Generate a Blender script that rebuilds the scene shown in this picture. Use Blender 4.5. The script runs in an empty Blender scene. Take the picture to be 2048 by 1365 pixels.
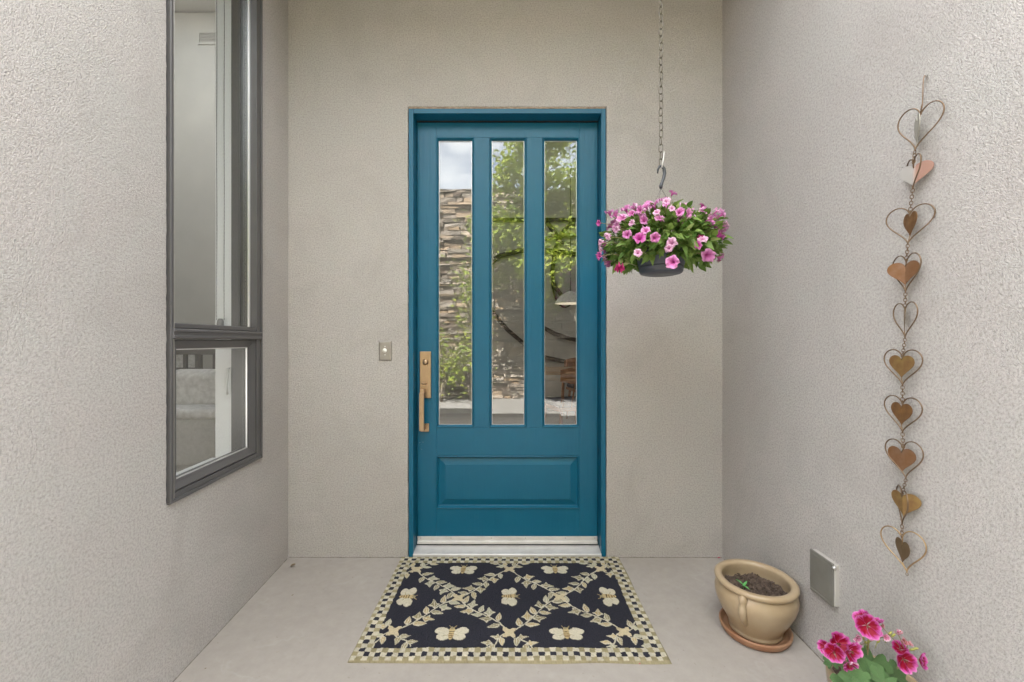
import bpy, bmesh, math, random
import numpy as np
from mathutils import Vector, Matrix, noise as mnoise
random.seed(7); rng = np.random.default_rng(7)
R = math.radians; PI = math.pi
scene = bpy.context.scene
C = scene.collection

# ------------------------------------------------------------------ camera, sky, sun, exposure
CAMY, CAMH, FPX = -2.076, 1.07, 840.0
cam_d = bpy.data.cameras.new('camera'); cam = bpy.data.objects.new('camera', cam_d); C.objects.link(cam)
cam.location = (0, CAMY, CAMH); cam.rotation_euler = (PI/2, 0, 0)
cam_d.sensor_width = 36.0; cam_d.lens = 36.0*FPX/2048.0; cam_d.clip_start = 0.02; cam_d.clip_end = 900
scene.camera = cam

SUN_EL, SUN_ROT = R(50), R(-12)          # sun stands behind the house; the porch is in open shade
world = bpy.data.worlds.new('World'); scene.world = world; world.use_nodes = True
wn = world.node_tree; wn.nodes.clear()
w_out = wn.nodes.new('ShaderNodeOutputWorld'); w_bg = wn.nodes.new('ShaderNodeBackground')
w_sky = wn.nodes.new('ShaderNodeTexSky'); w_sky.sky_type = 'NISHITA'; w_sky.sun_disc = False
w_sky.sun_elevation = SUN_EL; w_sky.sun_rotation = SUN_ROT; w_sky.dust_density = 3.0; w_sky.air_density = 1.0
w_tc = wn.nodes.new('ShaderNodeTexCoord'); w_no = wn.nodes.new('ShaderNodeTexNoise'); w_cr = wn.nodes.new('ShaderNodeValToRGB')
w_mp = wn.nodes.new('ShaderNodeMapping'); w_mp.inputs['Scale'].default_value = (1, 1, 2.6); w_mp.inputs['Location'].default_value = (0.7, 5.2, 2.0)
w_no.inputs['Scale'].default_value = 2.1; w_no.inputs['Detail'].default_value = 7; w_no.inputs['Roughness'].default_value = 0.6
w_cr.color_ramp.elements[0].color = (0.16, 0.16, 0.16, 1); w_cr.color_ramp.elements[0].position = 0.40; w_cr.color_ramp.elements[1].position = 0.66
w_mx = wn.nodes.new('ShaderNodeMix'); w_mx.data_type = 'RGBA'
w_mx.inputs[7].default_value = (11.2, 11.0, 10.6, 1)     # bright broken cloud
wn.links.new(w_tc.outputs['Generated'], w_mp.inputs['Vector']); wn.links.new(w_mp.outputs[0], w_no.inputs['Vector'])
wn.links.new(w_no.outputs[0], w_cr.inputs[0]); wn.links.new(w_cr.outputs[0], w_mx.inputs[0])
wn.links.new(w_sky.outputs[0], w_mx.inputs[6]); wn.links.new(w_mx.outputs[2], w_bg.inputs[0])
w_bg.inputs[1].default_value = 0.075
wn.links.new(w_bg.outputs[0], w_out.inputs[0])

sun_d = bpy.data.lights.new('sun', 'SUN'); sun = bpy.data.objects.new('sun', sun_d); C.objects.link(sun)
sun_d.energy = 4.6; sun_d.angle = R(0.53); sun_d.color = (1.0, 0.975, 0.945)
_sd = Vector((math.sin(SUN_ROT)*math.cos(SUN_EL), math.cos(SUN_ROT)*math.cos(SUN_EL), math.sin(SUN_EL)))
sun.rotation_euler = _sd.to_track_quat('Z', 'Y').to_euler(); sun.location = (0, 6, 12)

vs = scene.view_settings
vs.view_transform = 'Standard'; vs.look = 'None'; vs.gamma = 1.0; vs.use_curve_mapping = False
vs.exposure = 3.72
scene.cycles.max_bounces = 10; scene.cycles.diffuse_bounces = 6; scene.cycles.transparent_max_bounces = 24
scene.cycles.use_denoising = True

# ------------------------------------------------------------------ materials
def _nodes(name):
    m = bpy.data.materials.new(name); m.use_nodes = True
    nt = m.node_tree; b = nt.nodes['Principled BSDF']
    return m, nt, b
def _n(nt, t, **kw):
    n = nt.nodes.new(t)
    for k, v in kw.items():
        if k in n.inputs: n.inputs[k].default_value = v
        else: setattr(n, k, v)
    return n
def _mix(nt, fac, a, b, blend='MIX'):
    n = nt.nodes.new('ShaderNodeMix'); n.data_type = 'RGBA'; n.blend_type = blend
    for sock, v in ((n.inputs[0], fac), (n.inputs[6], a), (n.inputs[7], b)):
        if isinstance(v, bpy.types.NodeSocket): nt.links.new(v, sock)
        elif isinstance(v, (int, float)): sock.default_value = v
        else: sock.default_value = (*v, 1)
    return n.outputs[2]
def _ramp(nt, src, p0, p1, c0=(0, 0, 0), c1=(1, 1, 1)):
    r = nt.nodes.new('ShaderNodeValToRGB'); e = r.color_ramp.elements
    e[0].position = p0; e[1].position = p1; e[0].color = (*c0, 1); e[1].color = (*c1, 1)
    nt.links.new(src, r.inputs[0]); return r.outputs[0]
def _noise(nt, scale, detail=4, rough=0.55, vec=None, dist=0.0):
    n = _n(nt, 'ShaderNodeTexNoise', Scale=scale, Detail=detail, Roughness=rough, Distortion=dist)
    if vec is None:
        tc = nt.nodes.new('ShaderNodeTexCoord'); vec = tc.outputs['Object']
    nt.links.new(vec, n.inputs['Vector']); return n.outputs[0]
def mat(name, col, rough=0.6, metal=0.0, col2=None, vscale=8.0, bump=0.0, bscale=60.0, spec=0.5, coat=0.0, v0=0.35, v1=0.65, detail=5, rough2=None):
    m, nt, b = _nodes(name)
    b.inputs['Base Color'].default_value = (*col, 1); b.inputs['Roughness'].default_value = rough
    b.inputs['Metallic'].default_value = metal; b.inputs['Specular IOR Level'].default_value = spec
    b.inputs['Coat Weight'].default_value = coat
    if col2 is not None:
        nz = _noise(nt, vscale, detail)
        f = _ramp(nt, nz, v0, v1)
        nt.links.new(_mix(nt, f, col, col2), b.inputs['Base Color'])
        if rough2 is not None:
            mr = _n(nt, 'ShaderNodeMapRange'); mr.inputs[3].default_value = rough; mr.inputs[4].default_value = rough2
            nt.links.new(f, mr.inputs[0]); nt.links.new(mr.outputs[0], b.inputs['Roughness'])
    if bump:
        bn = _n(nt, 'ShaderNodeBump', Distance=bump); bn.inputs['Strength'].default_value = 1.0
        nt.links.new(_noise(nt, bscale, 4), bn.inputs['Height']); nt.links.new(bn.outputs[0], b.inputs['Normal'])
    return m
def attr_mat(name, rough=0.6, transl=0.0, bump=0.0, bscale=200, var=0.0):
    m, nt, b = _nodes(name)
    a = _n(nt, 'ShaderNodeAttribute'); a.attribute_name = 'Col'
    col = a.outputs['Color']
    if var:
        oi = nt.nodes.new('ShaderNodeObjectInfo'); mr = _n(nt, 'ShaderNodeMapRange')
        mr.inputs[3].default_value = 1-var; mr.inputs[4].default_value = 1+var
        nt.links.new(oi.outputs['Random'], mr.inputs[0])
        hs = nt.nodes.new('ShaderNodeHueSaturation'); nt.links.new(col, hs.inputs['Color']); nt.links.new(mr.outputs[0], hs.inputs['Value'])
        col = hs.outputs[0]
    nt.links.new(col, b.inputs['Base Color']); b.inputs['Roughness'].default_value = rough
    b.inputs['Specular IOR Level'].default_value = 0.3
    if bump:
        bn = _n(nt, 'ShaderNodeBump', Distance=bump); nt.links.new(_noise(nt, bscale, 3), bn.inputs['Height']); nt.links.new(bn.outputs[0], b.inputs['Normal'])
    if transl:
        out = nt.nodes['Material Output']; tr = nt.nodes.new('ShaderNodeBsdfTranslucent'); nt.links.new(col, tr.inputs[0])
        ms = nt.nodes.new('ShaderNodeMixShader'); ms.inputs[0].default_value = transl
        nt.links.new(b.outputs[0], ms.inputs[1]); nt.links.new(tr.outputs[0], ms.inputs[2]); nt.links.new(ms.outputs[0], out.inputs[0])
    return m
def leaf_mat(name, c1, c2, rough=0.5, transl=0.3):
    m, nt, b = _nodes(name)
    oi = nt.nodes.new('ShaderNodeNewGeometry'); ob = nt.nodes.new('ShaderNodeObjectInfo')
    ad = _n(nt, 'ShaderNodeMath', operation='ADD'); fr = _n(nt, 'ShaderNodeMath', operation='FRACT')
    nt.links.new(oi.outputs['Random Per Island'], ad.inputs[0]); nt.links.new(ob.outputs['Random'], ad.inputs[1]); nt.links.new(ad.outputs[0], fr.inputs[0])
    col = _mix(nt, fr.outputs[0], c1, c2)
    nt.links.new(col, b.inputs['Base Color']); b.inputs['Roughness'].default_value = rough; b.inputs['Specular IOR Level'].default_value = 0.35
    out = nt.nodes['Material Output']; tr = nt.nodes.new('ShaderNodeBsdfTranslucent'); nt.links.new(col, tr.inputs[0])
    ms = nt.nodes.new('ShaderNodeMixShader'); ms.inputs[0].default_value = transl
    nt.links.new(b.outputs[0], ms.inputs[1]); nt.links.new(tr.outputs[0], ms.inputs[2]); nt.links.new(ms.outputs[0], out.inputs[0])
    return m
def stucco_mat():
    m, nt, b = _nodes('stucco')
    tc = nt.nodes.new('ShaderNodeTexCoord'); vec = tc.outputs['Object']
    big = _ramp(nt, _noise(nt, 1.3, 5, 0.6, vec), 0.32, 0.68)
    mid = _ramp(nt, _noise(nt, 5.0, 6, 0.65, vec, 0.8), 0.38, 0.66)
    base = _mix(nt, big, (0.462, 0.433, 0.412), (0.522, 0.493, 0.472))
    base = _mix(nt, mid, base, (0.472, 0.458, 0.434))
    tro = _ramp(nt, _noise(nt, 2.6, 4, 0.55, vec, 1.6), 0.50, 0.74); tf = _n(nt, 'ShaderNodeMath', operation='MULTIPLY'); tf.inputs[1].default_value = 0.55; nt.links.new(tro, tf.inputs[0])
    base = _mix(nt, tf.outputs[0], base, (0.400, 0.374, 0.352))
    pit_shade = _ramp(nt, _noise(nt, 150, 4, 0.75, vec), 0.30, 0.56)
    base = _mix(nt, pit_shade, (0.300, 0.284, 0.265), base)  # dark specks put the shade of the stucco pits into the colour
    nt.links.new(base, b.inputs['Base Color'])
    b.inputs['Roughness'].default_value = 0.93; b.inputs['Specular IOR Level'].default_value = 0.25
    vo = _n(nt, 'ShaderNodeTexVoronoi', Scale=310.0); vo.feature = 'F1'; nt.links.new(vec, vo.inputs['Vector'])
    h1 = _noise(nt, 310, 2, 0.6, vec); h2 = _noise(nt, 14, 4, 0.5, vec)
    mm = _n(nt, 'ShaderNodeMath', operation='MULTIPLY_ADD'); mm.inputs[1].default_value = -0.55
    nt.links.new(vo.outputs['Distance'], mm.inputs[0]); nt.links.new(h1, mm.inputs[2])
    m2 = _n(nt, 'ShaderNodeMath', operation='MULTIPLY_ADD'); m2.inputs[1].default_value = 1.6
    nt.links.new(h2, m2.inputs[0]); nt.links.new(mm.outputs[0], m2.inputs[2])
    bn = _n(nt, 'ShaderNodeBump', Distance=0.0026); bn.inputs['Strength'].default_value = 1.0
    nt.links.new(m2.outputs[0], bn.inputs['Height']); nt.links.new(bn.outputs[0], b.inputs['Normal'])
    return m
def concrete_mat():
    m, nt, b = _nodes('porch_concrete')
    tc = nt.nodes.new('ShaderNodeTexCoord'); vec = tc.outputs['Object']
    big = _ramp(nt, _noise(nt, 1.6, 5, 0.6, vec, 0.5), 0.3, 0.7)
    c = _mix(nt, big, (0.332, 0.302, 0.274), (0.370, 0.341, 0.312))
    # trowelled swirls: stretched wave of pale cement
    sw = _noise(nt, 2.4, 3, 0.5, vec, 2.2); r1 = _ramp(nt, sw, 0.485, 0.505); r2 = _ramp(nt, sw, 0.505, 0.545, (1, 1, 1), (0, 0, 0))
    line = _mix(nt, 1.0, r1, r2, 'MULTIPLY'); msk = _ramp(nt, _noise(nt, 3.1, 2, 0.5, vec), 0.5, 0.62)
    line = _mix(nt, 1.0, line, msk, 'MULTIPLY')
    lf = _n(nt, 'ShaderNodeMath', operation='MULTIPLY'); lf.inputs[1].default_value = 0.14; nt.links.new(line, lf.inputs[0])
    c = _mix(nt, lf.outputs[0], c, (0.52, 0.505, 0.48))
    sp = _ramp(nt, _noise(nt, 55, 2, 0.5, vec), 0.70, 0.74); sf = _n(nt, 'ShaderNodeMath', operation='MULTIPLY'); sf.inputs[1].default_value = 0.4; nt.links.new(sp, sf.inputs[0])
    c = _mix(nt, sf.outputs[0], c, (0.22, 0.19, 0.16))
    fine = _ramp(nt, _noise(nt, 22, 6, 0.7, vec), 0.3, 0.7)
    c = _mix(nt, 0.07, c, fine, 'OVERLAY')
    nt.links.new(c, b.inputs['Base Color']); b.inputs['Roughness'].default_value = 0.62; b.inputs['Specular IOR Level'].default_value = 0.35
    bn = _n(nt, 'ShaderNodeBump', Distance=0.0022)
    ad = _n(nt, 'ShaderNodeMath', operation='MULTIPLY_ADD'); ad.inputs[1].default_value = 0.12
    nt.links.new(_noise(nt, 90, 3, 0.5, vec), ad.inputs[0]); nt.links.new(sw, ad.inputs[2])
    nt.links.new(ad.outputs[0], bn.inputs['Height']); nt.links.new(bn.outputs[0], b.inputs['Normal'])
    return m
def door_paint():
    m, nt, b = _nodes('teal_door_paint')
    tc = nt.nodes.new('ShaderNodeTexCoord'); mp = _n(nt, 'ShaderNodeMapping'); mp.inputs['Scale'].default_value = (90, 90, 5)
    nt.links.new(tc.outputs['Object'], mp.inputs['Vector'])
    st = _noise(nt, 1.0, 3, 0.5, mp.outputs[0])
    c = _mix(nt, _ramp(nt, _noise(nt, 6, 4), 0.3, 0.7), (0.0030, 0.100, 0.178), (0.0042, 0.110, 0.192))
    nt.links.new(c, b.inputs['Base Color']); b.inputs['Specular IOR Level'].default_value = 0.38
    mr = _n(nt, 'ShaderNodeMapRange'); mr.inputs[3].default_value = 0.30; mr.inputs[4].default_value = 0.42
    nt.links.new(_noise(nt, 12, 4), mr.inputs[0]); nt.links.new(mr.outputs[0], b.inputs['Roughness'])
    bn = _n(nt, 'ShaderNodeBump', Distance=0.0010); nt.links.new(st, bn.inputs['Height']); nt.links.new(bn.outputs[0], b.inputs['Normal'])
    return m
def glass_mat(name, base, tint=(1, 1, 1), wob=0.0):
    """thin pane: transmits straight through, reflects by Fresnel with a coated-glass floor"""
    m = bpy.data.materials.new(name); m.use_nodes = True; nt = m.node_tree; nt.nodes.clear()
    out = nt.nodes.new('ShaderNodeOutputMaterial'); tr = nt.nodes.new('ShaderNodeBsdfTransparent'); gl = nt.nodes.new('ShaderNodeBsdfGlossy')
    tr.inputs[0].default_value = (*tint, 1); gl.inputs['Roughness'].default_value = 0.0
    fr = _n(nt, 'ShaderNodeLayerWeight', Blend=0.5)
    p = _n(nt, 'ShaderNodeMath', operation='POWER'); p.inputs[1].default_value = 4.0; nt.links.new(fr.outputs['Facing'], p.inputs[0])
    ma = _n(nt, 'ShaderNodeMath', operation='MULTIPLY_ADD'); ma.inputs[1].default_value = 1-base; ma.inputs[2].default_value = base
    nt.links.new(p.outputs[0], ma.inputs[0])
    if wob:
        bn = _n(nt, 'ShaderNodeBump', Distance=wob); nt.links.new(_noise(nt, 5, 2), bn.inputs['Height']); nt.links.new(bn.outputs[0], gl.inputs['Normal'])
    ms = nt.nodes.new('ShaderNodeMixShader'); nt.links.new(ma.outputs[0], ms.inputs[0]); nt.links.new(tr.outputs[0], ms.inputs[1]); nt.links.new(gl.outputs[0], ms.inputs[2])
    nt.links.new(ms.outputs[0], out.inputs[0]); return m
def stone_mat():
    m, nt, b = _nodes('ledge_stone')
    g = nt.nodes.new('ShaderNodeNewGeometry')
    r = nt.nodes.new('ShaderNodeValToRGB'); e = r.color_ramp.elements
    e[0].position = 0; e[0].color = (0.07, 0.048, 0.034, 1); e[1].position = 1; e[1].color = (0.32, 0.272, 0.222, 1)
    for p, c in ((0.3, (0.17, 0.135, 0.105)), (0.6, (0.23, 0.20, 0.17)), (0.8, (0.23, 0.155, 0.09))):
        x = e.new(p); x.color = (*c, 1)
    nt.links.new(g.outputs['Random Per Island'], r.inputs[0])
    nz = _ramp(nt, _noise(nt, 9, 6, 0.65), 0.3, 0.7)
    nt.links.new(_mix(nt, 0.55, r.outputs[0], nz, 'OVERLAY'), b.inputs['Base Color']); b.inputs['Roughness'].default_value = 0.9
    bn = _n(nt, 'ShaderNodeBump', Distance=0.02); nt.links.new(_noise(nt, 22, 5), bn.inputs['Height']); nt.links.new(bn.outputs[0], b.inputs['Normal'])
    return m
M = {}
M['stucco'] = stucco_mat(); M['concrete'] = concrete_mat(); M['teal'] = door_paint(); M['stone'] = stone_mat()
M['glass'] = glass_mat('door_glass', 0.085, (0.93, 0.95, 0.94))
M['wglass'] = glass_mat('window_glass', 0.045, (0.93, 0.95, 0.95))
M['bronze'] = mat('bronze_aluminium', (0.074, 0.072, 0.073), 0.34, 0.0, (0.086, 0.084, 0.085), 5, spec=0.6)
M['caulk'] = mat('old_caulk', (0.24, 0.18, 0.13), 0.95, 0, (0.36, 0.30, 0.23), 60, 0.002, 150)
M['alu'] = mat('mill_aluminium', (0.66, 0.645, 0.63), 0.42, 0.35, (0.58, 0.565, 0.55), 18, 0.0003, 60)
M['gap'] = mat('black_rubber', (0.015, 0.015, 0.016), 0.8)
M['nickel'] = mat('satin_bronze_handle', (0.43, 0.31, 0.205), 0.36, 0.9, (0.38, 0.275, 0.18), 30)
M['plate'] = mat('brushed_steel_plate', (0.40, 0.38, 0.35), 0.42, 0.8, (0.36, 0.34, 0.31), 40)
M['white'] = mat('white_trim', (0.78, 0.78, 0.77), 0.5)
M['whiteplastic'] = mat('white_button', (0.85, 0.84, 0.80), 0.3)
M['silver'] = mat('silver_bead', (0.75, 0.75, 0.75), 0.3, 0.7)
M['chain'] = mat('galvanised_chain', (0.21, 0.20, 0.17), 0.45, 0.7, (0.15, 0.135, 0.105), 40)
M['hook'] = mat('grey_plastic_hook', (0.055, 0.062, 0.072), 0.4)
M['wire'] = mat('hanger_wire', (0.25, 0.24, 0.22), 0.4, 0.8)
M['pot'] = mat('grey_planter', (0.060, 0.070, 0.092), 0.42, 0, (0.072, 0.082, 0.105), 9)
M['petal'] = attr_mat('petunia_petal', 0.55, 0.25, var=0.18)
M['gpetal'] = attr_mat('geranium_petal', 0.55, 0.2, var=0.1)
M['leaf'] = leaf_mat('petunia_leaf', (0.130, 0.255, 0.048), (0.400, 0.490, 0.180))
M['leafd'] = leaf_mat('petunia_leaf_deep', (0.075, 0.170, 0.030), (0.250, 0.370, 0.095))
M['gleaf'] = mat('geranium_leaf', (0.085, 0.180, 0.058), 0.6, 0, (0.125, 0.235, 0.085), 40, 0.002, 90)
M['gstem'] = mat('geranium_stem', (0.22, 0.24, 0.10), 0.6, 0, (0.28, 0.18, 0.11), 25)
M['bud'] = mat('yellow_green_bud', (0.33, 0.34, 0.09), 0.6)
M['ceramic'] = mat('glazed_tan_ceramic', (0.42, 0.33, 0.22), 0.33, 0, (0.34, 0.245, 0.145), 9, spec=0.5, v0=.3, v1=.7)
M['terracotta'] = mat('terracotta', (0.28, 0.13, 0.066), 0.6, 0, (0.34, 0.20, 0.12), 11, 0.001, 80)
M['soil'] = mat('potting_soil', (0.055, 0.036, 0.027), 0.97, 0, (0.135, 0.098, 0.075), 70, 0.012, 90)
M['seed'] = mat('seedling_green', (0.10, 0.36, 0.09), 0.45)
M['rug'] = attr_mat('hooked_wool', 0.97, 0, 0.004, 330)
M['box'] = mat('grey_box_cover', (0.175, 0.170, 0.150), 0.42, 0.2, (0.205, 0.20, 0.178), 12)
M['boxside'] = mat('pale_box_edge', (0.48, 0.46, 0.43), 0.45, 0.1)
M['copperwire'] = mat('tarnished_wire', (0.24, 0.165, 0.105), 0.42, 0.7, (0.15, 0.10, 0.06), 40)
M['goldwire'] = mat('gilt_wire', (0.52, 0.37, 0.19), 0.4, 0.8, (0.34, 0.23, 0.13), 40)
M['rust'] = mat('rust_heart', (0.21, 0.105, 0.034), 0.55, 0.35, (0.14, 0.070, 0.03), 38, rough2=0.7)
M['golden'] = mat('golden_heart', (0.27, 0.175, 0.060), 0.5, 0.3, (0.19, 0.095, 0.038), 30, rough2=0.65)
M['copper'] = mat('copper_heart', (0.29, 0.165, 0.100), 0.42, 0.5, (0.24, 0.115, 0.045), 26, rough2=0.6)
M['pewter'] = mat('pewter_heart', (0.42, 0.41, 0.36), 0.45, 0.5, (0.34, 0.33, 0.28), 30)
M['bright'] = mat('bright_lit_heart', (0.42, 0.37, 0.335), 0.5, 0.25, (0.36, 0.30, 0.27), 30)
_m, _nt, _b = _nodes('bright_lit_heart'); _tc = _nt.nodes.new('ShaderNodeTexCoord'); _sx = _nt.nodes.new('ShaderNodeSeparateXYZ'); _nt.links.new(_tc.outputs['Object'], _sx.inputs[0])
_ma = _n(_nt, 'ShaderNodeMath', operation='MULTIPLY_ADD'); _ma.inputs[1].default_value = 40.0; _ma.inputs[2].default_value = 0.45; _nt.links.new(_sx.outputs[0], _ma.inputs[0])
_nt.links.new(_mix(_nt, _ramp(_nt, _ma.outputs[0], 0.35, 0.7), (0.46, 0.44, 0.41), (0.33, 0.19, 0.145)), _b.inputs['Base Color']); _b.inputs['Roughness'].default_value = 0.5; _b.inputs['Metallic'].default_value = 0.2  # left half painted pale as the lit side of the fold, right half copper-pink
M['bright'] = _m
M['umber'] = mat('umber_heart', (0.17, 0.115, 0.06), 0.55, 0.4, (0.13, 0.085, 0.045), 30)
M['inwall'] = mat('interior_plaster', (0.50, 0.49, 0.455), 0.8, 0, (0.54, 0.53, 0.49), 3)
M['inwhite'] = mat('interior_ceiling', (0.80, 0.79, 0.76), 0.8)
M['infloor'] = mat('interior_tile', (0.30, 0.26, 0.23), 0.4, 0, (0.38, 0.34, 0.30), 4)
M['iron'] = mat('dark_iron_art', (0.030, 0.026, 0.022), 0.5, 0.3)
M['chairwood'] = mat('orange_brown_wood', (0.36, 0.13, 0.045), 0.35, 0, (0.28, 0.095, 0.03), 14)
M['tablewood'] = mat('table_top_wood', (0.56, 0.40, 0.26), 0.3, 0, (0.48, 0.33, 0.2), 9)
M['black'] = mat('black_metal', (0.02, 0.02, 0.022), 0.4)
M['navy'] = mat('navy_cushion', (0.02, 0.026, 0.05), 0.8)
M['sofa'] = mat('grey_upholstery', (0.50, 0.49, 0.46), 0.95, 0, (0.56, 0.55, 0.52), 50, 0.002, 200)
M['cushion'] = mat('pale_cushion', (0.78, 0.77, 0.74), 0.95, 0, (0.58, 0.57, 0.54), 30)
M['rail'] = mat('grey_rail_paint', (0.22, 0.21, 0.20), 0.5)
M['bark'] = mat('pale_bark', (0.26, 0.22, 0.17), 0.9, 0, (0.16, 0.13, 0.10), 12, 0.01, 30)
M['treeleaf'] = leaf_mat('tree_leaf', (0.16, 0.24, 0.025), (0.38, 0.42, 0.065), 0.5, 0.45)
M['gravel'] = mat('courtyard_gravel', (0.22, 0.205, 0.19), 0.95, 0, (0.34, 0.32, 0.30), 30, 0.03, 40)
M['paving'] = mat('path_paving', (0.17, 0.158, 0.145), 0.85, 0, (0.23, 0.215, 0.195), 5, 0.004, 40)
M['joint'] = mat('dirty_joint', (0.14, 0.125, 0.108), 0.95, 0, (0.26, 0.235, 0.205), 60)
M['dry'] = mat('dry_leaf', (0.17, 0.115, 0.055), 0.8)
M['redpetal'] = mat('fallen_petal', (0.45, 0.03, 0.10), 0.6)
lm, lnt, lb = _nodes('lamp_glow'); lb.inputs['Emission Color'].default_value = (1, 0.83, 0.62, 1); lb.inputs['Emission Strength'].default_value = 0.07; M['glow'] = lm

# ------------------------------------------------------------------ helpers
def link(o, parent=None):
    C.objects.link(o)
    if parent is not None: o.parent = parent
    return o
def mesh_obj(name, me, m, parent=None, smooth=False, matrix=None):
    o = bpy.data.objects.new(name, me)
    if m is not None and not me.materials: me.materials.append(M[m] if isinstance(m, str) else m)
    if smooth: me.polygons.foreach_set('use_smooth', [True]*len(me.polygons))
    link(o, parent)
    if matrix is not None: o.matrix_local = matrix
    return o
def pyd(name, v, f):
    me = bpy.data.meshes.new(name); me.from_pydata([tuple(p) for p in v], [], f); me.update(); return me
def obj(name, bm, m, parent=None, smooth=False, matrix=None):
    bmesh.ops.recalc_face_normals(bm, faces=bm.faces)
    me = bpy.data.meshes.new(name); bm.to_mesh(me); bm.free()
    return mesh_obj(name, me, m, parent, smooth, matrix)
def tag(o, label=None, cat=None, group=None, kind=None):
    if label: o['label'] = label
    if cat: o['category'] = cat
    if group: o['group'] = group
    if kind: o['kind'] = kind
    return o
def thing(name, label, cat, loc=(0, 0, 0), rz=0.0, group=None):
    e = bpy.data.objects.new(name, None); e.empty_display_size = 0.1; C.objects.link(e)
    e.location = loc; e.rotation_euler = (0, 0, rz); return tag(e, label, cat, group)
def add_box(bm, x0, x1, y0, y1, z0, z1, bev=0.0, seg=2):
    t = bmesh.new(); v = [t.verts.new(p) for p in ((x0,y0,z0),(x1,y0,z0),(x1,y1,z0),(x0,y1,z0),(x0,y0,z1),(x1,y0,z1),(x1,y1,z1),(x0,y1,z1))]
    for q in ((0,3,2,1),(4,5,6,7),(0,1,5,4),(1,2,6,5),(2,3,7,6),(3,0,4,7)): t.faces.new([v[i] for i in q])
    if bev: bmesh.ops.bevel(t, geom=t.edges[:], offset=bev, segments=seg, profile=0.5, affect='EDGES')
    me = bpy.data.meshes.new('t'); t.to_mesh(me); t.free(); bm.from_mesh(me); bpy.data.meshes.remove(me)
    return bm
def box(name, m, parent, x0, x1, y0, y1, z0, z1, bev=0.0, seg=2, smooth=False, matrix=None):
    return obj(name, add_box(bmesh.new(), x0, x1, y0, y1, z0, z1, bev, seg), m, parent, smooth, matrix)
def add_tube(bm, pts, r, n=8, closed=False, caps=True):
    pts = [Vector(p) for p in pts]; N = len(pts); rs = r if isinstance(r, (list, tuple)) else [r]*N
    rings = []; up = None
    for i, p in enumerate(pts):
        a = pts[i-1] if (i > 0 or closed) else p; b = pts[(i+1) % N] if (i < N-1 or closed) else p
        t = (b-a).normalized()
        if up is None: up = t.orthogonal().normalized()
        else:
            up = up - t*up.dot(t)
            up = up.normalized() if up.length > 1e-6 else t.orthogonal().normalized()
        s = t.cross(up)
        rings.append([bm.verts.new(p + (up*math.cos(2*PI*k/n) + s*math.sin(2*PI*k/n))*rs[i]) for k in range(n)])
    for i in range(N if closed else N-1):
        A, B = rings[i], rings[(i+1) % N]
        off = 0
        if closed and i == N-1:
            off = min(range(n), key=lambda o: sum((A[k].co-B[(k+o) % n].co).length for k in range(n)))
        for k in range(n): bm.faces.new((A[k], A[(k+1) % n], B[(k+1+off) % n], B[(k+off) % n]))
    if caps and not closed:
        bm.faces.new(rings[0][::-1]); bm.faces.new(rings[-1])
    return bm
def add_lathe(bm, prof, n=48, c=(0, 0), closed=False):
    rings = []
    for (r, z) in prof:
        if r < 1e-5: rings.append([bm.verts.new((c[0], c[1], z))])
        else: rings.append([bm.verts.new((c[0]+r*math.cos(2*PI*k/n), c[1]+r*math.sin(2*PI*k/n), z)) for k in range(n)])
    for A, B in zip(rings, rings[1:]):
        for k in range(n):
            if len(A) == 1 and len(B) == 1: continue
            if len(A) == 1: bm.faces.new((A[0], B[k], B[(k+1) % n]))
            elif len(B) == 1: bm.faces.new((A[k], A[(k+1) % n], B[0]))
            else: bm.faces.new((A[k], A[(k+1) % n], B[(k+1) % n], B[k]))
    return bm
def color_attr(me, cols):
    a = me.color_attributes.new('Col', 'FLOAT_COLOR', 'POINT')
    arr = np.ones((len(me.vertices), 4), dtype=np.float32); arr[:, :3] = cols; a.data.foreach_set('color', arr.ravel())
def P(px, py, d):        # a point of the place from its bearing in the survey photo and its distance
    return Vector(((px-1024)/FPX*d, CAMY+d, CAMH-(py-682.5)/FPX*d))
def hull_noise(p, s=1.0): return mnoise.noise(Vector(p)*s)

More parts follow.
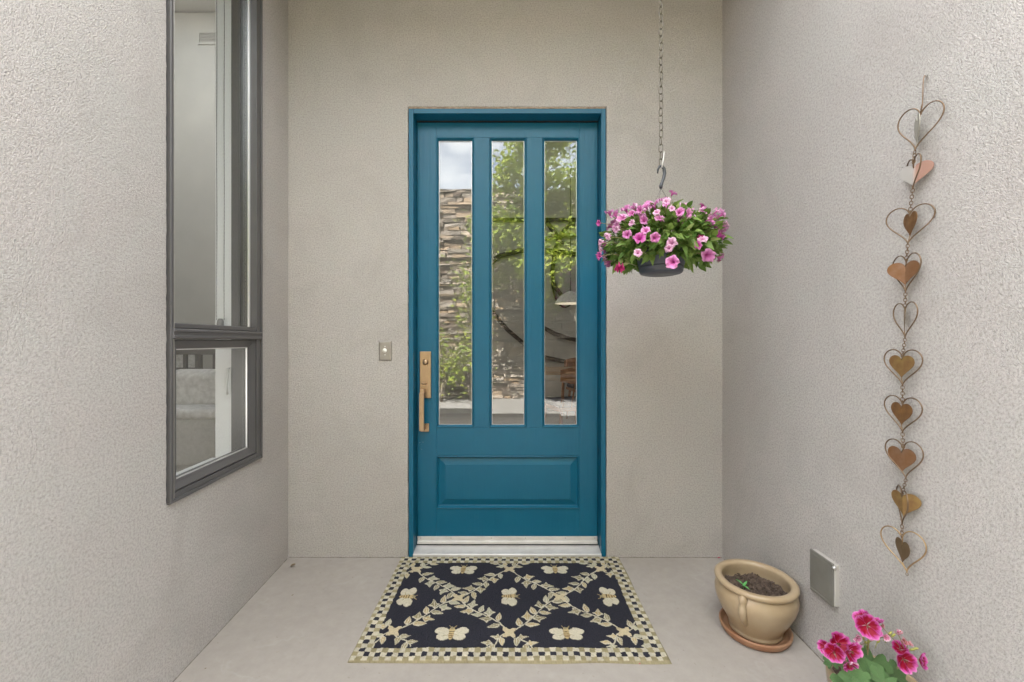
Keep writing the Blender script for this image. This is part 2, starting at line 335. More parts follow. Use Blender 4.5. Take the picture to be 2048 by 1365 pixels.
# ------------------------------------------------------------------ walls of the entry niche
LROT = R(93.08); LORG = Vector((-0.9937, CAMY, 0))
LM = Matrix.Translation(LORG) @ Matrix.Rotation(LROT, 4, 'Z')     # local x: along the left wall, y: into the house
def jitter_line(a, b, n, amp, seed):
    out = []
    for i in range(n):
        t = i/n; x = a[0]+(b[0]-a[0])*t; z = a[1]+(b[1]-a[1])*t
        k = 0.0 if i == 0 else amp*(mnoise.noise(Vector((x*55, z*55, seed)))+0.6*mnoise.noise(Vector((x*170, z*170, seed+9))))
        dx, dz = b[0]-a[0], b[1]-a[1]; L = math.hypot(dx, dz)
        out.append((x - dz/L*k, z + dx/L*k))
    return out
def wall_open(name, x0, x1, z0, z1, ox0, ox1, oz0, oz1, th, parent, matrix=None, amp=0.002, n=(160, 60), lip=0.0035):
    """stucco sheet with a ragged opening, rounded lip and return"""
    bm = bmesh.new()
    cs = [(ox0, oz0), (ox1, oz0), (ox1, oz1), (ox0, oz1)]
    loop = []; idx = []
    for i in range(4):
        idx.append(len(loop)); loop += jitter_line(cs[i], cs[(i+1) % 4], n[1] if i % 2 == 0 else n[0], amp, 3.3+i)
    idx.append(len(loop))
    cx, cz = (ox0+ox1)/2, (oz0+oz1)/2
    def ring(y, k):
        return [bm.verts.new((x+(lip*k if x < cx else -lip*k)*(1 if abs(abs(x-cx)-(ox1-ox0)/2) < .01 else 0),
                              y, z+(lip*k if z < cz else -lip*k)*(1 if abs(abs(z-cz)-(oz1-oz0)/2) < .01 else 0))) for x, z in loop]
    r0 = ring(0, -1.0); r1 = ring(0.0015, -0.35); r2 = ring(0.005, 0.0); r3 = ring(th, 0.0)
    O = [bm.verts.new((x, 0, z)) for x, z in ((x0, z0), (x1, z0), (x1, z1), (x0, z1))]
    for i in range(4):
        seg = [r0[j % len(loop)] for j in range(idx[i], idx[i+1]+1)]
        bm.faces.new([O[i], O[(i+1) % 4]] + seg[::-1])
    Ob = [bm.verts.new((x, th, z)) for x, z in ((x0, z0), (x1, z0), (x1, z1), (x0, z1))]
    for i in range(4):
        seg = [r3[j % len(loop)] for j in range(idx[i], idx[i+1]+1)]
        bm.faces.new([Ob[(i+1) % 4], Ob[i]] + seg)
        bm.faces.new((O[i], Ob[i], Ob[(i+1) % 4], O[(i+1) % 4]))
    N = len(loop)
    for A, B in ((r0, r1), (r1, r2), (r2, r3)):
        for k in range(N): bm.faces.new((A[k], A[(k+1) % N], B[(k+1) % N], B[k]))
    return obj(name, bm, 'stucco', parent, False, matrix)

DX0, DX1, DTOP = -0.5116, 0.4646, 2.2217
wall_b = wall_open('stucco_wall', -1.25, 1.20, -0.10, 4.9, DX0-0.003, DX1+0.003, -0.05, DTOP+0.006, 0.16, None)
tag(wall_b, 'warm grey stucco wall around the teal front door', 'wall')
WX0, WX1, WZ0, WZ1 = 1.2986, 1.8220, 0.567, 2.95
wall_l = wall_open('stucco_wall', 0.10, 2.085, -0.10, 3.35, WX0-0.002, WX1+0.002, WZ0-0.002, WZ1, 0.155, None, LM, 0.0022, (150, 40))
tag(wall_l, 'warm grey stucco wall with the tall bronze window set in it', 'wall')
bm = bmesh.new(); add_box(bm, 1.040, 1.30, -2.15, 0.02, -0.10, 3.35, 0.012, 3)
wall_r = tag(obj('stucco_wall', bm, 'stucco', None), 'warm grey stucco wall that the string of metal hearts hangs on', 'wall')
# caulked joint above the door frame
bm = bmesh.new()
for i in range(60):
    x = DX0+0.0165*i*0.985
    if x > DX1-0.004: break
    k = 0.0022*abs(mnoise.noise(Vector((x*40, 1, 2))))
    add_box(bm, x, x+0.0163, 0.0035-k, 0.03, DTOP-0.001, DTOP+0.0065+k, 0)
caulk_bm = bm

# dirty sealant line where the walls meet the slab
def base_joint(parent, x0, x1, y, gaps=()):
    bm = bmesh.new(); x = x0
    while x < x1:
        l = 0.012; k = mnoise.noise(Vector((x*30, y*9, 5.1)))
        if not any(a < x < b for a, b in gaps): add_box(bm, x, min(x+l, x1), y-0.0020-0.0016*k, y+0.004, -0.004, 0.0016+0.0014*k)
        x += l-0.0002
    obj('base_joint', bm, 'joint', parent)
base_joint(wall_b, -1.10, 1.036, 0.0, ((DX0-0.02, DX1+0.008),))
base_joint(wall_l, 0.12, 2.06, 0.0)
bm = bmesh.new()
for k in range(150):
    y = -1.85+k*0.0122; q = mnoise.noise(Vector((y*30, 2.2, 5.1))); add_box(bm, 1.036, 1.0425+0.0014*q, y, y+0.012, -0.004, 0.0016+0.0014*q)
obj('base_joint', bm, 'joint', wall_r)
# ------------------------------------------------------------------ ground, slab, canopy, house shell
g = box('ground', 'gravel', None, -60, 60, -60, 60, -0.30, -0.06); tag(g, kind='structure')
bm = bmesh.new(); add_box(bm, -1.22, 1.041, -3.6, 0.0, -0.12, 0.0)
tag(obj('porch_floor', bm, 'concrete', None), kind='structure')
bm = bmesh.new(); add_box(bm, -0.65, 0.72, -5.6, -3.61, -0.12, -0.02)
tag(obj('path', bm, 'paving', None), kind='structure')
canopy = thing('porch_canopy', 'stucco canopy slab over the porch that the basket chain hangs from', 'canopy', (0, 0, 2.83))
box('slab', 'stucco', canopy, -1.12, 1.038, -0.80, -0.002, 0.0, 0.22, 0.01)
box('ceiling_hook_plate', 'chain', canopy, 0.545, 0.58, -0.518, -0.482, -0.006, 0.0005)
# house shell (mostly unseen): it shades the porch
house = thing('house', 'stucco house wings and roof around the porch', 'house', (0, 0, 0))
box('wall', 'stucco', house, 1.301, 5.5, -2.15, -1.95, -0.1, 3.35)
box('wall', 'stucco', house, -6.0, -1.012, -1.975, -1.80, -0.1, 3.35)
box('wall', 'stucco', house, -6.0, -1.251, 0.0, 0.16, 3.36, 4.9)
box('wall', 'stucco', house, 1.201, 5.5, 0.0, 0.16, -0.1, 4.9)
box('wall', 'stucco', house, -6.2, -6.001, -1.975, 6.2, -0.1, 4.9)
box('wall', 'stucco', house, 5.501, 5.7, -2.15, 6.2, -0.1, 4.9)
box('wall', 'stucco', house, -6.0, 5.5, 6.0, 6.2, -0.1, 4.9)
box('roof', 'inwhite', house, -6.0, -1.26, -1.799, -0.001, 3.20, 3.355)
box('roof', 'inwhite', house, 1.31, 5.5, -1.94, -0.001, 3.20, 3.355)
# main ceiling; two unseen openings added in it to light the rooms
for (a, b_, c_, d_) in ((-5.99, -3.6, .161, 5.99), (-3.599, -2.0, 1.75, 5.99), (-3.599, -2.0, .161, .5), (-1.999, 0.5, .161, 5.99), (0.501, 1.4, .161, 1.1), (0.501, 1.4, 1.4, 5.99), (1.401, 5.49, .161, 5.99)):
    box('roof', 'inwhite', house, a, b_, c_, d_, 4.62, 4.80)
tag(box('interior_floor', 'infloor', None, -5.99, 5.49, 0.161, 5.99, -0.1, 0.012), kind='structure')
tag(box('interior_floor', 'infloor', None, -5.99, -1.265, -1.79, 0.160, -0.1, 0.011), kind='structure')
tag(box('interior_wall', 'inwall', None, -5.99, -1.75, 2.45, 2.55, 0.013, 4.61), kind='structure')
tag(box('interior_wall', 'inwall', None, -1.749, 4.0, 4.05, 4.15, 0.013, 4.61), kind='structure')
tag(box('interior_wall', 'inwall', None, 1.9, 2.0, 0.17, 4.04, 0.013, 4.61), kind='structure')

# ------------------------------------------------------------------ front door
door = thing('front_door', 'teal panelled front door with three tall glass lites', 'door', (0, 0, 0))
obj('joint_seal', caulk_bm, 'caulk', door)
FI0, FI1, FIT = -0.489, 0.4424, 2.198
frame = box('frame', 'teal', door, DX0, FI0, 0.004, 0.150, 0.0, DTOP, 0.0012)
box('jamb', 'teal', frame, FI1, DX1, 0.004, 0.150, 0.0, DTOP, 0.0012)
box('head', 'teal', frame, FI0+0.0005, FI1-0.0005, 0.0045, 0.150, FIT, DTOP, 0.0012)
box('stop', 'teal', frame, FI0+0.0005, FI0+0.012, 0.128, 0.149, 0.02, FIT-0.001)
box('stop', 'teal', frame, FI1-0.012, FI1-0.0005, 0.128, 0.149, 0.02, FIT-0.001)
box('weather_strip', 'gap', frame, FI0+0.001, FI1-0.001, 0.074, 0.12, FIT-0.0055, FIT-0.0008)
YF = 0.080; SC = FPX/(2.076+YF)       # door face plane and its scale
def DXp(px): return (px-1024)/SC
def DZp(py): return CAMH-(py-682.5)/SC
SL0, SL1 = FI0+0.003, FI1-0.003
ST, SB = FIT-0.007, DZp(1077.5)
L = [(DXp(872.5), DXp(948)), (DXp(979), DXp(1053)), (DXp(1085), DXp(1158.5))]
GZ0, GZ1 = DZp(855), DZp(275.5)
PZ0, PZ1 = DZp(1017), DZp(912); PX0, PX1 = DXp(872.5), DXp(1159)
YB = YF+0.045; e = 0.0003
def dpart(name, x0, x1, z0, z1): return box(name, 'teal', door, x0, x1, YF, YB, z0, z1, 0.0007, 1)
dpart('stile', SL0, L[0][0]-e, SB, ST); dpart('stile', L[2][1]+e, SL1, SB, ST)
dpart('rail', L[0][0], L[2][1], GZ1+e, ST); dpart('rail', L[0][0], L[2][1], PZ1+e, GZ0-e); dpart('rail', L[0][0], L[2][1], SB, PZ0-e)
dpart('mullion', L[0][1]+e, L[1][0]-e, GZ0, GZ1); dpart('mullion', L[1][1]+e, L[2][0]-e, GZ0, GZ1)
def sticking(x0, x1, z0, z1, prof, name, m, parent, fill=False):
    """mitred moulding: prof = list of (inset, y)"""
    bm = bmesh.new(); rings = []
    for ins, y in prof:
        rings.append([bm.verts.new(p) for p in ((x0+ins, y, z0+ins), (x1-ins, y, z0+ins), (x1-ins, y, z1-ins), (x0+ins, y, z1-ins))])
    for A, B in zip(rings, rings[1:]):
        for k in range(4): bm.faces.new((A[k], A[(k+1) % 4], B[(k+1) % 4], B[k]))
    if fill: bm.faces.new(rings[-1])
    else:
        A, B = rings[-1], rings[0]
        for k in range(4): bm.faces.new((A[k], A[(k+1) % 4], B[(k+1) % 4], B[k]))
    return obj(name, bm, m, parent)
for (a, b_) in L:
    sticking(a, b_, GZ0, GZ1, [(0.0004, YF+0.012), (0.0004, YF-0.0035), (0.0020, YF-0.0050), (0.0045, YF-0.0042), (0.0075, YF+0.0005), (0.0105, YF+0.008), (0.0118, YF+0.0105), (0.0118, YF+0.0155)], 'glazing_bead', 'teal', door)
    sticking(a, b_, GZ0, GZ1, [(0.0112, YF+0.0148), (0.0112, YF+0.0132), (0.0135, YF+0.0132), (0.0135, YF+0.0148)], 'glazing_seal', 'silver', door)
    box('pane', 'glass', door, a+0.004, b_-0.004, YF+0.016, YF+0.021, GZ0+0.004, GZ1-0.004)
sticking(PX0, PX1, PZ0, PZ1, [(0.0003, YF+0.02), (0.0003, YF-0.004), (0.0025, YF-0.006), (0.0055, YF-0.0048), (0.0085, YF+0.003), (0.0105, YF+0.0105), (0.0125, YF+0.0125), (0.0145, YF+0.0125), (0.0445, YF+0.0030), (0.0458, YF+0.0012), (0.048, YF+0.0010)], 'raised_panel', 'teal', door, True)
# sill, sweep
thr = bmesh.new()
pr = [(-0.004, 0.0), (-0.004, 0.014), (0.0, 0.017), (0.062, 0.026), (0.145, 0.026), (0.145, 0.0)]
A = [thr.verts.new((FI0+0.0006, y, z)) for y, z in pr]; B = [thr.verts.new((FI1-0.0006, y, z)) for y, z in pr]
for k in range(len(pr)): thr.faces.new((A[k], A[(k+1) % 6], B[(k+1) % 6], B[k]))
thr.faces.new(A[::-1]); thr.faces.new(B)
obj('threshold', thr, 'alu', door)
box('threshold_gasket', 'gap', door, FI0+0.002, FI1-0.002, YF-0.008, YB, 0.0255, 0.0335)
sw = box('door_sweep', 'alu', door, SL0+0.001, SL1-0.001, YF-0.0135, YF-0.0002, 0.0330, 0.0488, 0.003, 3)
box('sweep_flange', 'alu', sw, SL0+0.001, SL1-0.001, YF-0.003, YF-0.0003, 0.0485, SB+0.012, 0.0006, 1)
box('slab_foot', 'gap', door, SL0+0.002, SL1-0.002, YF+0.001, YB, 0.033, SB-0.0002)
for px in (842, 902, 983, 1051, 1131, 1189):
    bm = bmesh.new(); add_lathe(bm, [(0, 0.0019), (0.0022, 0.0015), (0.003, 0.0), (0, -0.001)], 12)
    obj('screw', bm, 'plate', sw, True, Matrix.Translation((DXp(px), YF-0.003, SB+0.004)) @ Matrix.Rotation(PI/2, 4, 'X'))
# handle set
hs = box('handle_set', 'nickel', door, DXp(840.5), DXp(862.5), YF-0.012, YF-0.0002, DZp(796), DZp(703.5), 0.0016, 2)
cyl = bmesh.new(); add_lathe(cyl, [(0, 0.013), (0.010, 0.013), (0.0125, 0.010), (0.0150, 0.003), (0.0155, 0)], 32)
RX = Matrix.Rotation(PI/2, 4, 'X')
obj('lock_cylinder', cyl, 'nickel', hs, True, Matrix.Translation((DXp(852), YF-0.012, DZp(724.5))) @ RX)
box('key_slot', 'gap', hs, DXp(852)-0.0008, DXp(852)+0.0008, YF-0.0262, YF-0.0240, DZp(724.5)-0.005, DZp(724.5)+0.005)
th_ = bmesh.new(); add_box(th_, -0.012, 0.012, -0.030, 0.0, -0.0032, 0.0032, 0.0028, 3)
obj('thumb_latch', th_, 'nickel', hs, True, Matrix.Translation((DXp(850), YF-0.0115, DZp(768))) @ Matrix.Rotation(R(-14), 4, 'X'))
gx0, gx1 = DXp(843.6), DXp(852.6)
box('grip', 'nickel', hs, gx0, gx1, YF-0.062, YF-0.048, DZp(859)+0.004, DZp(782)-0.004, 0.0012, 2)
box('grip_arm', 'nickel', hs, gx0+0.0003, gx1-0.0003, YF-0.0481, YF-0.0115, DZp(784), DZp(784)+0.018, 0.0008, 2)
box('grip_arm', 'nickel', hs, gx0+0.0003, gx1-0.0003, YF-0.0481, YF-0.0085, DZp(858), DZp(858)+0.018, 0.0008, 2)
box('grip_foot', 'nickel', hs, DXp(842), DXp(858.5), YF-0.009, YF-0.0002, DZp(863), DZp(847), 0.001, 2)
for k in range(7):       # paint chips below the handle
    a = random.uniform(838, 846); b_ = random.uniform(884, 900)
    box('paint_chip', 'whiteplastic', door, DXp(a), DXp(a)+random.uniform(.0006, .0018), YF-0.0004, YF+0.0002, DZp(b_), DZp(b_)+random.uniform(.0006, .002))

# ------------------------------------------------------------------ doorbell plate
bell = thing('doorbell', 'small rectangular brushed metal doorbell plate left of the teal door', 'doorbell', (-0.6255, 0, 1.0222))
def bevel_plate(name, w, h, t, b_, m, parent):
    bm = bmesh.new(); rings = []
    for ins, y in ((0, 0.002), (0, -t*0.35), (b_*0.35, -t*0.7), (b_, -t)):
        rings.append([bm.verts.new(p) for p in ((-w/2+ins, y, -h/2+ins), (w/2-ins, y, -h/2+ins), (w/2-ins, y, h/2-ins), (-w/2+ins, y, h/2-ins))])
    for A, B in zip(rings, rings[1:]):
        for k in range(4): bm.faces.new((A[k], A[(k+1) % 4], B[(k+1) % 4], B[k]))
    bm.faces.new(rings[-1]); return obj(name, bm, m, parent)
bevel_plate('plate', 0.063, 0.0985, 0.0085, 0.007, 'plate', bell)
bm = bmesh.new(); add_lathe(bm, [(0, 0.007), (0.004, 0.0066), (0.0062, 0.0045), (0.0072, 0.002), (0.0105, 0.0012), (0.011, 0)], 28)
obj('button', bm, 'whiteplastic', bell, True, Matrix.Translation((-0.0015, -0.0083, 0.001)) @ RX)
for s in (-1, 1):
    bm = bmesh.new(); add_lathe(bm, [(0, 0.0016), (0.0022, 0.0012), (0.0031, 0)], 14)
    obj('screw', bm, 'silver', bell, True, Matrix.Translation((0, -0.0083, 0.0205*s)) @ RX)

# ------------------------------------------------------------------ tall window in the left wall (local frame LM)
win = thing('window', 'tall bronze aluminium window above a hinged lower sash', 'window')
win.matrix_world = LM
def wbox(name, m, x0, x1, y0, y1, z0, z1, parent=win, bev=0.0008): return box(name, m, parent, x0, x1, y0, y1, z0, z1, bev, 1)
fl, fr_ = 0.021, 0.036
TZ0, TZ1 = 1.068, 1.124
wf = wbox('frame', 'bronze', WX0, WX0+fl, -0.006, 0.060, WZ0, WZ1)
wbox('frame_side', 'bronze', WX1-fr_, WX1, -0.006, 0.060, WZ0, WZ1, wf)
wbox('frame_sill', 'bronze', WX0+fl+.0002, WX1-fr_-.0002, -0.0055, 0.060, WZ0, WZ0+0.026, wf)
wbox('frame_head', 'bronze', WX0+fl+.0002, WX1-fr_-.0002, -0.0055, 0.060, WZ1-0.03, WZ1, wf)
# outer fin line and grooves down both sides
wbox('frame_fin', 'bronze', WX0-0.0015, WX0+0.0065, -0.0115, -0.0058, WZ0-0.002, WZ1, wf, 0.0012)
wbox('frame_fin', 'bronze', WX1-0.0065, WX1+0.0015, -0.0115, -0.0058, WZ0-0.002, WZ1, wf, 0.0012)
wbox('frame_fin', 'bronze', WX0+0.007, WX1-0.007, -0.0112, -0.0053, WZ0-0.002, WZ0+0.009, wf, 0.0012)
wbox('frame_bead', 'plate', WX0+0.0170, WX0+0.0188, -0.0072, -0.0058, WZ0+.01, WZ1, wf, 0.0004)
tr_ = wbox('transom', 'bronze', WX0+0.007, WX1-0.007, -0.012, 0.058, TZ0+0.008, TZ1-0.014, win, 0.002)
wbox('transom_ridge', 'bronze', WX0+0.008, WX1-0.008, -0.016, -0.0115, TZ0+0.010, TZ0+0.020, tr_, 0.002)
wbox('transom_ridge', 'bronze', WX0+0.008, WX1-0.008, -0.016, -0.0115, TZ1-0.026, TZ1-0.016, tr_, 0.002)
wbox('transom_ridge', 'bronze', WX0+fl+.001, WX1-fr_-.001, -0.004, 0.03, TZ1-0.0139, TZ1+0.004, tr_, 0.003)
gi0, gi1 = WX0+fl, WX1-fr_
wbox('pane', 'wglass', gi0+.0003, gi1-.0003, 0.028, 0.033, TZ1-0.012, WZ1-0.031, win, 0)
wbox('glazing_bead', 'silver', gi1-0.010, gi1-.0004, 0.020, 0.0275, TZ1+.005, WZ1-.032, win, 0.001)
# lower hinged sash
sx0, sx1, sz0, sz1 = gi0+0.0015, gi1-0.0015, WZ0+0.0275, TZ0+0.0070
sash = sticking(sx0, sx1, sz0, sz1, [(0, 0.020), (0, 0.001), (0.003, -0.002), (0.006, -0.002), (0.022, 0.009), (0.030, 0.012), (0.031, 0.020)], 'sash', 'bronze', win)
wbox('sash_pane', 'wglass', sx0+0.02, sx1-0.02, 0.0205, 0.0245, sz0+0.02, sz1-0.02, sash, 0)
sticking(sx0+.0305, sx1-.0305, sz0+.0305, sz1-.0305, [(0, 0.0200), (0, 0.0150), (0.0035, 0.0150), (0.0035, 0.0200)], 'sash_seal', 'silver', sash)
sticking(sx0, sx1, sz0, sz1, [(0, 0.058), (0, 0.026), (0.024, 0.026), (0.024, 0.058)], 'sash_back', 'bronze', sash)
# inside reveal: dark track, white jamb, sill board
wbox('inner_track', 'bronze', WX1-fr_-0.006, WX1-0.001, 0.0602, 0.096, WZ0+.0, WZ1-.001, win)
wbox('inner_track', 'bronze', WX0+.001, WX0+fl+0.004, 0.0602, 0.096, WZ0+.0, WZ1-.001, win)
wbox('jamb_liner', 'white', WX1-fr_-0.004, WX1+0.006, 0.0963, 0.162, WZ0-.01, WZ1+.02, win)
wbox('jamb_liner', 'white', WX0-.006, WX0+fl, 0.0963, 0.162, WZ0-.01, WZ1+.02, win)
wbox('sill_board', 'white', WX0+fl+.0005, WX1-fr_-.0045, 0.0605, 0.175, WZ0-.012, WZ0+0.012, win)
ha = bmesh.new(); xj = WX1-fr_-0.006
add_tube(ha, [(xj-0.002, 0.102, 0.955), (xj-0.010, 0.102, 0.952), (xj-0.014, 0.104, 0.92), (xj-0.014, 0.106, 0.88), (xj-0.008, 0.106, 0.845)], [0.004, 0.005, 0.005, 0.0045, 0.004], 8)
obj('sash_handle', ha, 'white', win, True)
blind = thing('blind_chain', 'beaded roller blind chain looped inside the tall window', 'blind chain', LM @ Vector((xj-0.012, 0.12, 1.14)), LROT)
for k, yy in enumerate((-0.003, 0.027)):
    cb = bmesh.new(); z = 0.02
    while z < 1.75:
        m4 = Matrix.Translation((0, yy+0.0006*math.sin(z*9+k), z)) ; bmesh.ops.create_icosphere(cb, subdivisions=1, radius=0.0021, matrix=m4); z += 0.0058
    tag(obj('bead_strand', cb, 'gap', blind, True), kind='stuff')
cb = bmesh.new(); add_tube(cb, [(0, 0.012, -0.022), (0, 0.012, -0.015), (0, 0.013, 0.0), (0, 0.012, 0.014), (0, 0.012, 0.024)], [0.006, 0.012, 0.0135, 0.012, 0.007], 12)
obj('tension_weight', cb, 'rail', blind, True)

# ------------------------------------------------------------------ hooked rug
def make_rug():
    W, D, s = 1.072, 0.676, 0.0021
    nx, ny = int(W/s)+1, int(D/s)+1
    X, Y = np.meshgrid(np.linspace(0, W, nx), np.linspace(0, D, ny), indexing='xy')      # Y=0 at the wall, D towards the camera
    def smooth_noise(sc, amp):
        h = rng.standard_normal((int(ny*s*sc)+4, int(nx*s*sc)+4)); yy = Y*sc; xx = X*sc
        i = yy.astype(int); j = xx.astype(int); fy = yy-i; fx = xx-j; fy = fy*fy*(3-2*fy); fx = fx*fx*(3-2*fx)
        return amp*((h[i, j]*(1-fx)+h[i, j+1]*fx)*(1-fy)+(h[i+1, j]*(1-fx)+h[i+1, j+1]*fx)*fy)
    xw = X+smooth_noise(70, 0.0013)+smooth_noise(12, 0.0015); yw = Y+smooth_noise(70, 0.0013)+smooth_noise(12, 0.0015)
    navy = np.array((0.021, 0.021, 0.031)); cream = np.array((0.54, 0.495, 0.385)); tan = np.array((0.30, 0.26, 0.15)); gold = np.array((0.48, 0.37, 0.19)); brown = np.array((0.20, 0.13, 0.06)); sage = np.array((0.42, 0.41, 0.29))
    col = np.zeros((ny, nx, 3)); col[:] = navy
    hgt = np.zeros((ny, nx))
    def paint(mask, c, h=0.0012):
        col[mask] = c; hgt[mask] = h
    # features measured on the photographed rug
    def rc(zx, zy):
        px, py = 680+zx/3.0118, 1090+zy/3.0118; d = FPX*CAMH/(py-682.5)
        return ((px-1024)/FPX*d+0.546, 0.0-(d-2.076)-0.004)
    nodes_t = [rc(460, 160), rc(1022, 155), rc(1570, 155)]; nodes_m = [rc(712, 328), rc(1322, 325)]; nodes_b = [rc(325, 530), rc(1022, 540), rc(1710, 535)]
    segs = [(nodes_t[0], nodes_m[0]), (nodes_t[1], nodes_m[0]), (nodes_t[1], nodes_m[1]), (nodes_t[2], nodes_m[1]),
            (nodes_b[0], nodes_m[0]), (nodes_b[1], nodes_m[0]), (nodes_b[1], nodes_m[1]), (nodes_b[2], nodes_m[1])]
    def seg_d(a, b):
        ax, ay = a; bx, by = b; L2 = (bx-ax)**2+(by-ay)**2
        t = np.clip(((xw-ax)*(bx-ax)+(yw-ay)*(by-ay))/L2, 0, 1)
        L1 = math.sqrt(L2); nxv, nyv = -(by-ay)/L1, (bx-ax)/L1; off = 0.009*np.sin(2*np.pi*t)
        return np.hypot(xw-ax-t*(bx-ax)-nxv*off, yw-ay-t*(by-ay)-nyv*off)
    def leaf(cx, cy, ang, ln, wd, c_in, star=False):
        c, s_ = math.cos(ang), math.sin(ang); u = (xw-cx)*c+(yw-cy)*s_; v = -(xw-cx)*s_+(yw-cy)*c
        t = np.clip(u/ln, 0, 1)
        prof = wd*np.sin(np.pi*np.clip(t, 0, 1)**0.75)*1.0
        if star: prof = wd*1.35*(np.sin(np.pi*t**0.7)*0.55+0.75*np.maximum(0, 1-np.abs(t-0.38)/0.16)*0.8)
        inside = (u > 0) & (u < ln) & (np.abs(v) < prof)
        paint(inside, cream, 0.0015)
        inner = (u > 0.12*ln) & (u < 0.88*ln) & (np.abs(v) < prof*0.62)
        paint(inner, c_in, 0.002)
        paint(inside & (np.abs(v) < 0.0016) & (u < .8*ln), cream, 0.0012)
    x_in, y_in = 0.0655, 0.0655
    tails = []
    for (nx_, ny_) in nodes_t: tails += [((nx_, ny_), (nx_-0.07, ny_-0.07)), ((nx_, ny_), (nx_+0.07, ny_-0.07))]
    for (nx_, ny_) in nodes_b: tails += [((nx_, ny_), (nx_-0.08, ny_+0.075)), ((nx_, ny_), (nx_+0.08, ny_+0.075))]
    for k in (0, 2):
        sg = -1 if k == 0 else 1
        tails += [(nodes_t[k], (nodes_t[k][0]+sg*0.09, nodes_t[k][1]+0.09)), (nodes_b[k], (nodes_b[k][0]+sg*0.09, nodes_b[k][1]-0.07))]
    r_ = random.Random(5)
    for (a, b) in segs:
        paint(seg_d(a, b) < 0.0026, cream, 0.001)
        L_ = math.hypot(b[0]-a[0], b[1]-a[1]); ang = math.atan2(b[1]-a[1], b[0]-a[0])
        for i, t in enumerate((0.20, 0.35, 0.50, 0.65, 0.80)):
            for sd in (-1, 1):
                tt = t+0.035*sd; av = ang+sd*0.85; of_ = 0.009*math.sin(2*PI*tt); cx, cy = a[0]+(b[0]-a[0])*tt+0.005*math.cos(av)-math.sin(ang)*of_, a[1]+(b[1]-a[1])*tt+0.005*math.sin(av)+math.cos(ang)*of_
                if r_.random() < 0.12: continue
                star = (i in (1, 3)) and ((i+sd) % 2 == 0 or r_.random() < .4)
                leaf(cx, cy, ang+sd*(0.85+r_.uniform(-.2, .2)), (0.049 if not star else 0.054)*r_.uniform(.88, 1.12), 0.0120 if not star else 0.0155, (tan, sage*.85, gold*.85, tan*0.75)[r_.randrange(4)], star)
    for (a, b) in tails:
        paint(seg_d(a, b) < 0.0024, cream, 0.001)
        ang = math.atan2(b[1]-a[1], b[0]-a[0])
        for t in (0.35, 0.75):
            for sd in (-1, 1): leaf(a[0]+(b[0]-a[0])*t, a[1]+(b[1]-a[1])*t, ang+sd*0.9, 0.042, 0.011, (tan, sage, gold)[r_.randrange(3)], r_.random() < 0.3)
    for (cx, cy) in nodes_t+nodes_m+nodes_b:
        dx, dy = np.abs(xw-cx), np.abs(yw-cy); rr = 0.024
        q = (np.maximum(dx, dy) < rr) & ((dx-rr)**2*0+np.hypot(dx-rr*1.15, dy) > 0.011) & (np.hypot(dx, dy-rr*1.15) > 0.011)
        paint(q, gold*0.55+cream*0.5, 0.0022)
    def bee(cx, cy, ang):
        c, s_ = math.cos(ang), math.sin(ang); u = (xw-cx)*c+(yw-cy)*s_; v = -(xw-cx)*s_+(yw-cy)*c      # v: body axis, u: across
        for sg in (-1, 1):
            w1 = ((u-sg*0.020)/0.016)**2+((v-0.002)/0.014)**2 < 1
            w2 = ((u-sg*0.031)/0.023)**2+((v-0.019)/0.0165)**2 < 1
            w3 = ((u-sg*0.037)/0.026)**2+((v+0.011)/0.0175)**2 < 1
            paint(w1 | w2 | w3, cream*1.02, 0.0025)
            for k in (-1, 0, 1):
                seg = (np.abs((v+0.005-0.012*k)-(np.abs(u)-0.010)*0.5*(1 if k > 0 else -1)) < 0.0013) & (np.abs(u) > 0.008) & (np.abs(u) < 0.028) & (u*sg > 0) & (k != 0)
                paint(seg, tan, 0.001)
            ant = (np.abs((u*sg-0.006)-(-v-0.028)*0.6) < 0.0013) & (v < -0.026) & (v > -0.042); paint(ant, gold, 0.001)
        body = (u/0.012)**2+((v)/0.033)**2 < 1; paint(body, gold, 0.003)
        for k, vv in enumerate((-0.006, 0.004, 0.014, 0.022)):
            paint(body & (np.abs(v-vv) < 0.0022), (brown*0.5 if k == 0 else brown), 0.0025)
        paint((u/0.007)**2+((v+0.027)/0.007)**2 < 1, tan, 0.002)
    for p, a in ((rc(743, 160), 0), (rc(1295, 158), 0), (rc(673, 545), 0), (rc(1365, 545), 0), (rc(408, 325), PI/2), (rc(1022, 322), PI/2), (rc(1617, 322), -PI/2)): bee(p[0], p[1], a)
    # three-row check border
    s2 = W/54.0; sy2 = D/34.0
    i = np.floor(xw/s2).astype(int); j = np.floor(yw/sy2).astype(int)
    i = np.clip(i, 0, 53); j = np.clip(j, 0, 33)
    ring = np.minimum(np.minimum(i, 53-i), np.minimum(j, 33-j))
    bord = ring < 3; par = (i+j) % 2 == 0
    side = np.minimum(i, 53-i) < np.minimum(j, 33-j)
    colb = np.where(par[..., None], np.where((ring == 1)[..., None], navy*1.1, tan), cream*0.96)
    hx, hy = (i*7919+j*104729) % 97/97.0, 0
    colb = colb*(0.86+0.26*hx[..., None]); col[bord] = colb[bord]; hgt[bord] = 0.001
    edge = np.minimum(np.minimum(X, W-X), np.minimum(Y, D-Y)); col[edge < 0.004] = tan*0.8+cream*0.1
    col *= (1+smooth_noise(300, 0.09)+smooth_noise(9, 0.04))[..., None]; np.clip(col, 0.004, 0.9, out=col)
    Z = 0.0075+hgt+smooth_noise(260, 0.0004)+smooth_noise(7, 0.0006)
    Z = np.where(edge < 0.004, 0.0055, Z); Z = np.where(edge < 0.0005, 0.0006, Z)
    ex = smooth_noise(6, 0.0028)
